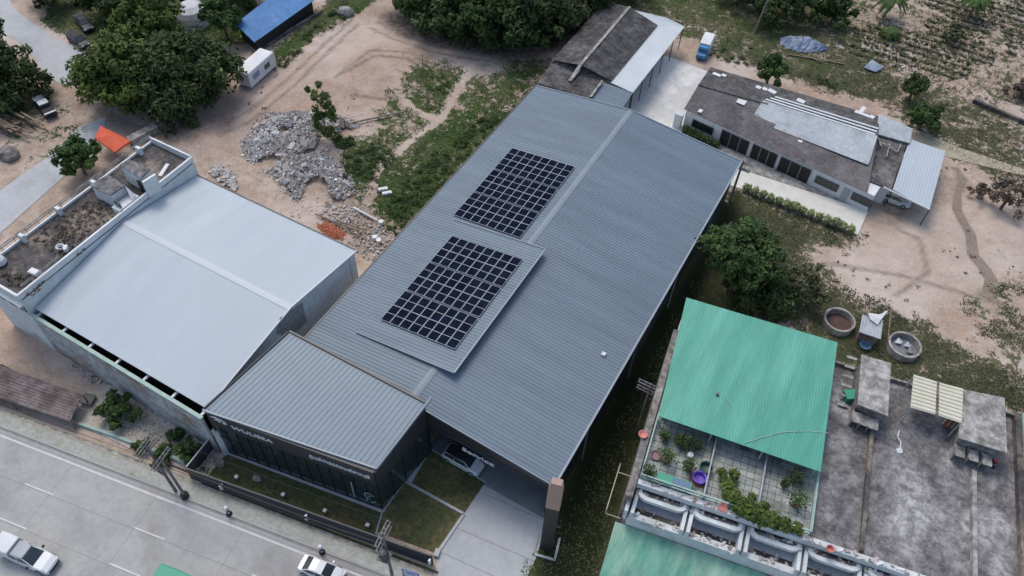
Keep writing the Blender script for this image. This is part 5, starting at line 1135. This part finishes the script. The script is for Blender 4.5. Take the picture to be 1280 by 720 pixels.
mb=MB(); mb.corr(q[0],q[1],q[2],q[3],.38,.06,.35,.04); mb.build('roof','galv',t); c=sum(q,Vector())/4; MB().prism([c+(v-c)*.85 for v in q],0,1.85).build('wall','rust',t); mb=MB(); mb.bar(P(1110,425,1.),P(1114,384,1.4),.14,.14); mb.bar(P(1083,394,2.4),P(1086,383,2.6),.12,.12); mb.build('pole','wood',t)
tag(MB().slab([P(1085,391,2.5),P(1100,393,2.4),P(1111,387,2.9),P(1101,400,2.5),P(1097,406,2.3),P(1088,399,2.4)],.08).build('white_cloth','tarpw'),'white cloth draped over the small corrugated shed','cloth')
p=P(1080,434); tag(MB().lathe((p.x,p.y,0),[(.01,.1),(.5,.1),(.62,.5),(.7,.5),(.68,.56),(.55,.54),(.4,.2),(.01,.2)],18).build('blue_basin','bluep'),'blue grey plastic basin between the two ring tanks','basin')
# ------------------------------------------------------------------ brown striped sheet roof by the road
t=thing('striped_sheet_roof','low brown striped corrugated sheet roof beside the road at left','roof',(*ctr([(50,495)]),0)); q=[P(-60,478,1.6),P(88,527,1.6),P(103,493,1.9),P(-36,444,1.9)]
mb=MB(); mb.corr(q[0],q[3],q[2],q[1],.34,.07,.3); mb.build('sheet','rust',t); mb=MB()
for v in q+[q[0].lerp(q[1],.5),q[2].lerp(q[3],.5)]: mb.box((v.x,v.y,v.z/2-.05),(.12,.12,v.z-.12))
mb.each('post','wood',t)
q=[P(0,488,1.2),P(14,461,1.2),P(2,455,1.2),P(-30,470,1.2)]; t=thing('green_panel_hut','small green sided box at the left edge above the striped roof','hut',(*ctr([(2,470)]),0)); MB().prism(q,0,1.1).build('wall','mint',t); MB().slab([v+Vector((0,0,.0)) for v in q],.08).build('top','lawn',t)
p=P(112,502); t=thing('garden_box','dark square lidded box on the gravel bed','box',(p.x,p.y,0),.3); MB().box((0,0,.3),(1.2,1.1,.5)).build('body','wood',t,world=False); MB().box((0,0,.58),(1.4,1.3,.06)).build('lid','steel',t,world=False)
# ------------------------------------------------------------------ rubble, bricks, pipes
rr=random.Random(21)
rubpoly=[P(*a) for a in [(300,175),(335,140),(400,138),(445,150),(455,165),(400,172),(418,195),(440,225),(450,245),(425,262),(390,255),(370,262),(355,240),(330,215),(300,195)]]; rp2=[(p.x,p.y) for p in rubpoly]
rc=(sum(p[0] for p in rp2)/len(rp2),sum(p[1] for p in rp2)/len(rp2))
mb=MB()
def edge_d(x,y,poly):
    m_=1e9
    for i in range(len(poly)):
        ax_,ay_=poly[i-1]; bx_,by_=poly[i]; dx,dy=bx_-ax_,by_-ay_; t_=max(0,min(1,((x-ax_)*dx+(y-ay_)*dy)/(dx*dx+dy*dy+1e-9))); m_=min(m_,math.hypot(x-ax_-t_*dx,y-ay_-t_*dy))
    return m_
for k in range(8500):
    x,y=randin(rp2,rr); e=edge_d(x,y,rp2)
    if noise.noise(Vector((x*.22,y*.22,12)))<-.18 or (e<1.0 and rr.random()<.55): continue
    z=min(1.1,e*.35)*(.7+.5*noise.noise(Vector((x*.3,y*.3,0)))); s=rr.choice((.1,.13,.16,.2,.28))*rr.uniform(.7,1.3)
    if rr.random()<.05:s*=2.6
    R=Euler((rr.uniform(-1,1),rr.uniform(-1,1),rr.uniform(0,6))).to_matrix(); v=min(1,max(0,rr.gauss(.55,.24)+.35*noise.noise(Vector((x*.25,y*.25,5)))))
    mb.box((x,y,z+s*.1),(s*1.5,s*rr.uniform(.6,1.1),s*rr.uniform(.25,.7)),R=R,at=v)
for k in range(350):
    x,y=randin(rp2,rr); x=rc[0]+(x-rc[0])*1.25; y=rc[1]+(y-rc[1])*1.2; s=rr.uniform(.08,.25); mb.box((x,y,s*.2),(s*1.4,s,s*.5),rz=rr.uniform(0,6),at=rr.uniform(.2,.8))
mb.build('rubble','chunk',label='heap of broken grey concrete rubble on the dirt lot',cat='rubble',kind='stuff')
def scatter(name,px,n,m,lab,smin,smax,cat,h=.3,at=None):
    poly=[(P(*a).x,P(*a).y) for a in px]; mb=MB()
    for k in range(n):
        x,y=randin(poly,rr); e=edge_d(x,y,poly); s=rr.uniform(smin,smax); R=Euler((rr.uniform(-.5,.5),rr.uniform(-.5,.5),rr.uniform(0,6))).to_matrix()
        mb.box((x,y,min(h,e*.4)+s*.15),(s*1.6,s*.8,s*.45),R=R,at=rr.uniform(.1,.9))
    mb.build(name,m,label=lab,cat=cat,kind='stuff')
scatter('brick_pile',[(396,282),(412,277),(432,290),(428,300),(410,297)],380,'brick','heap of orange broken bricks behind the pale building',.15,.3,'bricks',.6)
scatter('debris',[(400,262),(440,255),(490,290),(495,305),(465,330),(430,305),(395,280)],330,'chunk','scattered debris between the pale building and the long roof',.08,.28,'debris',.15)
scatter('debris',[(270,205),(290,215),(300,240),(282,235),(262,215)],140,'chunk','loose white broken pieces behind the pale building ridge',.2,.5,'debris',.25)
scatter('debris',[(200,500),(262,545),(268,560),(225,540),(180,510)],160,'chunk','scattered broken pieces beside the showroom corner and pale building',.1,.3,'debris',.15)
scatter('debris',[(60,420),(130,440),(180,480),(120,480),(60,450)],160,'chunk','scattered pale broken pieces in front of the weathered wall',.1,.3,'debris',.12)
for k,(a,b,r,m_,lb_) in enumerate((((442,262),(472,278),.16,'white','white pipe lying above the other debris'),((395,270),(452,293),.1,'wood','upper long timber on the debris behind the pale building'),((405,274),(455,300),.09,'wood','lower long timber on the debris behind the pale building'),((420,278),(458,290),.08,'wood','shortest timber on the debris behind the pale building'),((400,165),(505,142),.16,'barkp','long bare felled trunk lying across the rubble and grass'),((530,62),(528,88),.08,'barkp','thin upright stake on the dirt lot'))):
    p0,p1=P(*a),P(*b); p0.z=p1.z=r+.25; 
    if k==5: p0=P(529,90); p1=p0+Vector((0,0,3.5))
    tag(MB().tube(p0,p1,r,r*.8).build(['pipe','timber','timber','timber','felled_trunk','stake'][k],m_),lb_,['pipe','timber','timber','timber','log','stake'][k])
for k,(a,b,lb_) in enumerate(((474,304,'white bucket nearest the long roof in the debris'),(469,300,'white bucket left of the nearest one in the debris'),(477,281,'white round drum at the end of the white pipe'))):
    p=P(a,b); tag(MB().lathe((p.x,p.y,.1),[(.01,0),(.28,0),(.34,.6),(.01,.62)],12).build('bucket','white'),lb_,'bucket','white buckets in the debris')
for (a,b,lb_) in ((479,238,'upper white foam block in the grass by the path'),(484,243,'lower white foam block in the grass by the path')):
    p=P(a,b); tag(MB().box((p.x,p.y,.25),(1.3,.5,.3),rz=.8).box((p.x,p.y,.42),(1.1,.35,.06),rz=.8).build('foam_block','white'),lb_,'block','foam blocks in the grass')
# ------------------------------------------------------------------ trees
TR=random.Random(31)
def tree(label,px,py,h,lobes,m='Ldark',n=4000,sz=.34,name='tree',cat='tree',group=None,trunk='bark',tr=.25,z0=None):
    """lobes: (dx,dy,z,rx,ry,rz) in metres round the foot"""
    p=P(px,py); t=thing(name,label,cat,p,0,group)
    mb=MB(); top=Vector((0,0,h*.55)); mb.tube((0,0,0),top,tr,tr*.6,8)
    tot=sum(l[3]*l[4] for l in lobes)
    for l in lobes: mb.tube(top*.75,(l[0]*.9,l[1]*.9,l[2]),tr*.45,tr*.12,6,False)
    mb.build('trunk',trunk,t,world=False)
    mb=MB(); o=TR.random()*50
    for l in lobes:
        k=int(n*l[3]*l[4]/tot); nsub=max(3,int(k/70))
        subs=[]
        for i in range(nsub):
            d=Vector((TR.gauss(0,1),TR.gauss(0,1),TR.gauss(0,1)+.35)).normalized(); q=TR.uniform(.5,1.0)
            subs.append((Vector((l[0]+d.x*l[3]*q,l[1]+d.y*l[4]*q,l[2]+d.z*l[5]*q)),TR.uniform(.18,.36)*min(l[3],l[4])+.15,TR.gauss(0,.13)))
        for i in range(k):
            c,r,dv=TR.choice(subs); d=Vector((TR.gauss(0,1),TR.gauss(0,1),TR.gauss(0,1)+.3)).normalized(); q=c+d*r*TR.uniform(.5,1.1)
            if q.z<.3: q.z=.3+TR.random()*.3
            nr=(d*.7+Vector((TR.uniform(-1,1),TR.uniform(-1,1),TR.uniform(0,1)))*.8).normalized(); u=nr.orthogonal().normalized(); a=TR.uniform(0,2*PI); w=nr.cross(u); u,w=u*math.cos(a)+w*math.sin(a),w*math.cos(a)-u*math.sin(a)
            s=sz*TR.uniform(.55,1.4); v=min(1,max(0,.4+dv+TR.gauss(0,.15)+.25*noise.noise(q*.5+Vector((o,0,0)))))
            mb.add([q-u*s,q-w*s*.5,q+u*s,q+w*s*.5],[(0,1,2,3)],v)
    mb.build('crown',m,t,world=False); return t
def dome(R,h,k=6,r=.55,f=.75,seed=0):
    q=random.Random(seed); L=[(0,0,h-R*.45,R*.7,R*.7,R*.5)]
    for i in range(k):
        a=2*PI*i/k+q.uniform(-.3,.3); d=R*q.uniform(.45,.62); L.append((d*math.cos(a),d*math.sin(a),h-R*q.uniform(.55,.85),R*r*q.uniform(.8,1.1),R*r*q.uniform(.8,1.1),R*.42))
    return L
tree('large spreading tree with yellow green outer leaves at the top left',163,124,11,dome(7.2,9.8,7,seed=1),'Llime',16000,.36,tr=.4)
tree('large dense dark green tree right of the yellow green one',238,124,11,dome(8.3,9.6,8,seed=2),'Ldark',16000,.36,tr=.4)
tree('tall light green tree behind the two large trees',196,58,11,dome(6,9.5,6,seed=3),'Llime',6500,.38)
tree('dark tree cut by the left edge beside the navy pickup',2,125,10,dome(7.2,9,7,seed=4),'Ldark',11000,.36)
tree('dark tree high at the left edge',-18,75,9,dome(5.5,8,6,seed=5),'Ldark',4500,.38)
tree('small glossy tree beside the orange tarp',107,218,6,dome(3.1,5.4,5,seed=6),'Lmid',3800,.3)
tree('pale green tree crown beside the white tent',285,50,8,dome(3.8,7,5,seed=7),'Lmid',3500,.36)
tg='dark trees behind the dirt lot'
for i,(a,b,R,h,m_,lb_) in enumerate(((66,-14,5.0,8,'Ldark','dark tree at the top left behind the jeeps'),(158,-6,6,9,'Ldark','dark tree at the top between the jeeps and the tent'),(212,-16,6,9,'Lmid','mid green tree on the top edge above the tall light one'),(292,-24,6,9,'Ldark','dark tree on the top edge above the tent'),
  (520,-5,6,10,'Lmid','leftmost tree of the dark grove behind the dirt lot'),(560,20,7.5,12,'Ldark','second tree from the left in the dark grove'),(612,28,8,13,'Lmid','mid green broad tree in the middle of the dark grove'),(668,34,8,13,'Ldark','dark tree of the grove next to the old gabled shed'),(715,8,7.5,13,'Ldark','rear tree of the grove above the old gabled shed'),(640,-15,9,14,'Ldark','tree cut by the top edge at the middle of the grove'),(760,-25,7,12,'Ldark','tree cut by the top edge right of the old shed'))):
    tree(lb_,a,b+20,h-1,[(0,0,2.2,R*.75,R*.75,2)]+dome(R*1.15,h-1,8,seed=20+i),m_,int(120*R*R),.42,group='trees along the top of the picture',tr=.35)
for i,(a,b,R,h,lb_) in enumerate(((960,20,4.5,6,'bushy dark tree on the top edge above the blue tarp heap'),(1000,14,5,6.5,'dark bushy tree right of the bare trunk at the top'),(1038,22,4,5,'rightmost bushy tree above the tarp heap'),(925,-8,5,7,'dark tree on the top edge above the truck'))):
    tree(lb_,a,b+8,h,dome(R,h,5,seed=40+i),'Ldark',int(110*R*R),.4,group='bushy trees at the top right')
tag(MB().tube(P(943,40),P(943,40)+Vector((.8,.6,9)),.2,.1,8).build('bare_trunk','barkp'),'tall bare leaning trunk at the top above the sandy patch','trunk')
tree('round green tree on the rear edge of the tiled roof',957,108,6,dome(2.8,5.5,5,seed=50),'Lmid',3000,.3)
tree('upper small tree behind the small grey roof',1136,124,4.5,dome(2.6,4.4,5,seed=51),'Ldark',2300,.3)
tree('lower round small tree right of the small grey roof',1148,162,4.5,dome(2.9,4.4,5,seed=52),'Lmid',2800,.3)
tree('large dark tree between the long roof and the green roof',910,366,11,dome(4.8,11,7,seed=53),'Lmid',9500,.3,tr=.35)
tree('lower dark part tree touching the green roof edge',948,390,6,dome(4.2,5.5,6,seed=54),'Ldark',5500,.3)
tree('thin olive shrub tree with sparse leaves beside the big dark tree',992,372,6,dome(3.2,5,5,seed=55),'Lolive',2600,.24)
tree('yellow green slender young tree standing in the rubble',409,172,8,[(0,0,6.5,1.7,1.6,1.6),(-1.4,.9,7.6,1.3,1.3,1.0),(.7,0,5,1.8,1.6,1.2),(0,.2,3.4,1.7,1.7,1.1),(.2,-.2,1.6,1.7,1.5,1.0)],'Llime',2100,.24,tr=.1)
tree('bushy shrub on the gravel bed beside the road',150,520,3,dome(2.3,2.8,5,seed=56),'Lmid',2300,.26,'shrub','shrub')
for i,(a,b,R,lb_) in enumerate(((205,573,1.3,'low leafy shrub behind the roadside poles'),(240,570,1.7,'dark leafy shrub beside the short side fence'),(222,548,1.0,'small shrub at the edge of the gravel near the pale building'),(180,562,1.0,'small shrub right of the bushy shrub by the kerb'))):
    tree(lb_,a,b,R*1.2,dome(R,R*1.2,4,seed=60+i),'Lmid',int(500*R*R),.22,'shrub','shrub',group='shrubs by the road')
tree('bare brown twiggy shrub tree at the right edge',1250,262,5,dome(3.4,4.5,5,seed=70),'Lbrown',1700,.2,trunk='bark')
tree('smaller brown twiggy shrub left of the bare one at the right',1222,248,2.6,dome(1.8,2.4,4,seed=71),'Lbrown',600,.2,'shrub','shrub')
tree('brown shrub at the far right edge of the field',1274,120,3,dome(2.4,2.6,4,seed=72),'Lbrown',900,.26,'shrub','shrub')
tree('dark bush standing alone in the furrowed field',1187,52,3.4,dome(2.1,3,4,seed=73),'Lolive',1300,.3,'shrub','shrub')
def palm(px,py,h,R,lb_):
    p=P(px,py); t=thing('palm_tree',lb_,'palm',p,0,'palms at the field edge'); MB().tube((0,0,0),(.2,.1,h),.22,.14,8).build('trunk','bark',t,world=False); mb=MB()
    for k in range(15):
        a=2*PI*k/15+TR.uniform(-.15,.15); el=TR.uniform(.15,.8); prev=None
        for j in range(9):
            f=j/8; r=R*f; z=h+R*el*f-R*1.0*f*f; c=Vector((.2+r*math.cos(a),.1+r*math.sin(a),z)); sd=Vector((-math.sin(a),math.cos(a),0)); w=.5*math.sin(PI*min(1,f+.1))+.03
            if prev:
                v=TR.uniform(.2,.8); pc,pw=prev
                mb.add([pc,pc+sd*pw-Vector((0,0,.25)),c+sd*w-Vector((0,0,.25)),c],[(0,1,2,3)],v); mb.add([pc,c,c-sd*w-Vector((0,0,.25)),pc-sd*pw-Vector((0,0,.25))],[(0,1,2,3)],v)
            prev=(c,w)
    mb.build('fronds','Lmid',t,world=False)
palm(1104,22,4,3.2,'left palm at the top edge of the furrowed field'); palm(1210,22,4,3.0,'right palm at the top edge of the furrowed field'); palm(1110,46,1.5,2.0,'low pale palm seedling at the edge of the furrowed field')
for i,(a,b) in enumerate(((18,322),(35,312),(55,298),(68,290),(82,280),(95,262),(118,245),(135,232))):
    p=P(a,b,8.3); p.z=0; t=thing('banana_plant','%s broad leaved plant from the left behind the old deck railing'%ORD[i],'plant',p,0,'broad leaved plants behind the old deck'); mb=MB()
    for k in range(14):
        an=2*PI*k/14+TR.random(); R=TR.uniform(.9,1.6); prev=None
        for j in range(5):
            f=j/4; c=Vector((R*f*math.cos(an),R*f*math.sin(an),8.2+1.3*f-1.5*f*f)); w=.35*math.sin(PI*min(1,f+.08)); sd=Vector((-math.sin(an),math.cos(an),0))
            if prev: mb.add([prev[0]-sd*prev[1],prev[0]+sd*prev[1],c+sd*w,c-sd*w],[(0,1,2,3)],TR.uniform(.2,.8))
            prev=(c,w)
    mb.build('leaves','Lmid',t,world=False); MB().tube((0,0,0),(0,0,8.2),.18,.12,7).build('stem','bark',t,world=False)
# hedges: every clipped shrub is its own
first=None
for i in range(14):
    f=i/13; a=932+f*130; b=238+f*51+2
    if i in(): continue
    p=P(a,b); w='%s pale cream green hedge shrub from the left along the cream paving'%ORD[i]
    if first is None:
        first=thing('hedge_shrub',w,'shrub',p,0,'pale hedge along the cream paving'); leaves(MB(),(0,0,.75),(.72,.55,.75),420,.17,TR).build('foliage','Lpale',first,world=False); MB().tube((0,0,0),(0,0,.5),.06).build('stem','bark',first,world=False)
    else: dup(first,p,TR.uniform(0,6),w,scale=(TR.uniform(.85,1.15),)*3)
first=None
for i in range(6):
    f=i/5; p=P(857+f*36,167+f*18); w='dark clipped hedge shrub %s from the left at the house corner'%ORD[i]
    if first is None:
        first=thing('hedge_shrub',w,'shrub',p,0,'dark hedge at the house corner'); leaves(MB(),(0,0,.7),(.85,.7,.7),420,.16,TR).build('foliage','Ldark',first,world=False); MB().tube((0,0,0),(0,0,.5),.06).build('stem','bark',first,world=False)
    else: dup(first,p,TR.uniform(0,6),w)
# small ground shrubs scattered in view (dry clumps) and grass
gr_=random.Random(77)
def zval(Z,x,y):
    i=int((x-GX0)/GD); j=int((y-GY0)/GD)
    return Z[j,i] if 0<=i<nx and 0<=j<ny else 0
ex=[(X0-.5,Y0-5,X1+1.2,Y1+1),(x0-1,y0-1.5,x1+.5,y1+1),(OX0,OY0,OX1,OY1)]
def tufts(name,n,hmin,hmax,m,lab,poly=None,thr=.45,spread=.14,side=0):
    mb=MB(); k=0; tries=0
    xs=np.array([ [P(a,b).x,P(a,b).y] for a,b in ((0,0),(1280,0),(1280,720),(0,720))]); vw=[tuple(q) for q in xs]
    while k<n and tries<n*12:
        tries+=1
        a=gr_.uniform(-10,1290); b=gr_.uniform(-10,720)
        if poly is None:
            p=P(a,b); x,y=p.x,p.y
            g=zval(Zg,x,y)+.5*noise.noise(Vector((x*.35,y*.35,0)))+.3*noise.noise(Vector((x*1.1,y*1.1,3)))
            if zval(Zg,x,y)<.15 or g<thr: continue
            if any(e[0]<x<e[2] and e[1]<y<e[3] for e in ex): continue
            if RN.x*x+RN.y*y<24.8: continue
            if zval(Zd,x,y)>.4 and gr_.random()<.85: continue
            east=(x>-34 and y>86) or x>-10
            if side and (side>0)!=east: continue
        else: x,y=randin(poly,gr_)
        k+=1; z=zval(hz,x,y) if poly is None else .07
        v0=min(1,max(0,.42+.5*noise.noise(Vector((x*.2,y*.2,9)))))
        for j in range(3):
            an=gr_.uniform(0,6.3); hh=gr_.uniform(hmin,hmax); w=hh*.7; dx,dy=math.cos(an),math.sin(an); ox,oy=gr_.uniform(-spread,spread),gr_.uniform(-spread,spread)
            mb.add([(x+ox-dx*w,y+oy-dy*w,z),(x+ox+dx*w,y+oy+dy*w,z),(x+ox+dy*hh*1.3,y+oy-dx*hh*1.3,z+hh)],[(0,1,2)],min(1,max(0,v0+gr_.gauss(0,.15))))
    mb.build(name,m,label=lab,cat='grass',kind='stuff')
tufts('grass',20000,.06,.2,'grassb','rough green grass and weeds growing over the dirt lots left of the long building',spread=.4,side=-1)
tufts('grass',24000,.06,.18,'Lolive','olive dry grass growing over the sandy ground right of the long building',spread=.4,side=1)
mb=MB(); ur=random.Random(55); up_=[W2([(470,275),(505,225),(545,190),(600,150),(655,120),(645,140),(560,238),(497,300)]),W2([(430,190),(470,180),(495,195),(455,240),(432,235)]),W2([(530,100),(560,95),(560,130),(540,138)]),W2([(345,80),(400,25),(440,5),(440,20),(400,45),(355,85)]),W2([(415,170),(440,172),(440,190),(420,185)]),W2([(860,60),(940,60),(1050,110),(1100,125),(1060,115),(930,85)])]
for k in range(620):
    x,y=randin(up_[ur.choice((0,0,0,0,0,1,1,2,3,3,4,5))],ur)
    if noise.noise(Vector((x*.3,y*.3,6)))<-.1: continue
    q_=ur.uniform(.3,.75); leaves(mb,(x,y,q_*.35),(q_,q_,q_*.6),int(20+45*q_),.13,ur)
mb.build('undergrowth','Lmid',label='leafy bright green undergrowth along the long building and round the rubble',cat='undergrowth',kind='stuff')
# crop rows on the furrowed field
mb=MB(); fpoly=W2([(1075,10),(1110,-10),(1290,-10),(1290,135),(1150,92),(1060,66)]); cr_=random.Random(5)
for k in range(9000):
    x,y=randin(fpoly,cr_); uu=x*fn[0]+y*fn[1]; row=round(uu/1.9-.25)+.25; du=row*1.9-uu+cr_.gauss(0,.22); x+=fn[0]*du; y+=fn[1]*du
    if noise.noise(Vector((x*.07,y*.07,8)))+.35*noise.noise(Vector((x*.3,y*.3,1)))<-.12: continue
    z=zval(hz,x,y)
    for j in range(3):
        an=cr_.uniform(0,6.3); hh=cr_.uniform(.1,.3); dx,dy=math.cos(an),math.sin(an)
        mb.add([(x-dx*hh*.6,y-dy*hh*.6,z),(x+dx*hh*.6,y+dy*hh*.6,z),(x+dy*hh*1.4,y-dx*hh*1.4,z+hh)],[(0,1,2)],cr_.uniform(.1,.7))
mb.build('crop_rows','Lolive',label='patchy olive green crop growing in the furrows of the field',cat='crop',kind='stuff')
mb=MB()
for k in range(900):
    a,b=gr_.uniform(560,1290),gr_.uniform(200,520) 
    if gr_.random()<.35: a,b=gr_.uniform(300,660),gr_.uniform(30,300)
    p=P(a,b); x,y=p.x,p.y
    if any(e[0]<x<e[2] and e[1]<y<e[3] for e in ex) or inpoly(np.array([x]),np.array([y]),[tuple(hp(-2,-9)[:2]),tuple(hp(30,-9)[:2]),tuple(hp(36,12)[:2]),tuple(hp(-2,12)[:2])])[0] : continue
    u_,v_=sc(a,b,0)
    if -1<u_<36 and -9<v_<DEP+.5: continue
    if noise.noise(Vector((x*.12,y*.12,2)))<.05: continue
    leaves(mb,(x,y,.1),(gr_.uniform(.15,.5),)*2+(.18,),int(gr_.uniform(6,22)),.12,gr_)
mb.build('dry_weeds','Lbrown',label='small dry weed clumps dotted over the sandy ground',cat='weeds',kind='stuff')
p=P(600,225)
# ------------------------------------------------------------------ light
AZ=Vector((-.75,.55,0)).normalized(); EL=math.radians(60)
W=bpy.data.worlds.new('World'); S.world=W; W.use_nodes=True; n=W.node_tree.nodes; bg=n['Background']; sky=n.new('ShaderNodeTexSky'); sky.sky_type='NISHITA'; sky.sun_disc=False
sky.sun_elevation=EL; sky.sun_rotation=math.atan2(AZ.x,AZ.y); sky.dust_density=3.0; sky.air_density=1.0; sky.ozone_density=1.0; W.node_tree.links.new(sky.outputs[0],bg.inputs[0]); bg.inputs[1].default_value=.14
sd=bpy.data.lights.new('sun','SUN'); sd.energy=.8; sd.angle=math.radians(22); sd.color=(1,.95,.88); so=bpy.data.objects.new('sun',sd); C.objects.link(so)
dv_=-(AZ*math.cos(EL)+Vector((0,0,math.sin(EL)))); so.rotation_euler=dv_.to_track_quat('-Z','Y').to_euler()
S.view_settings.view_transform='Standard'; S.view_settings.look='None'; S.view_settings.gamma=1; S.view_settings.use_curve_mapping=False
S.view_settings.exposure=0.5
S.render.engine='CYCLES'
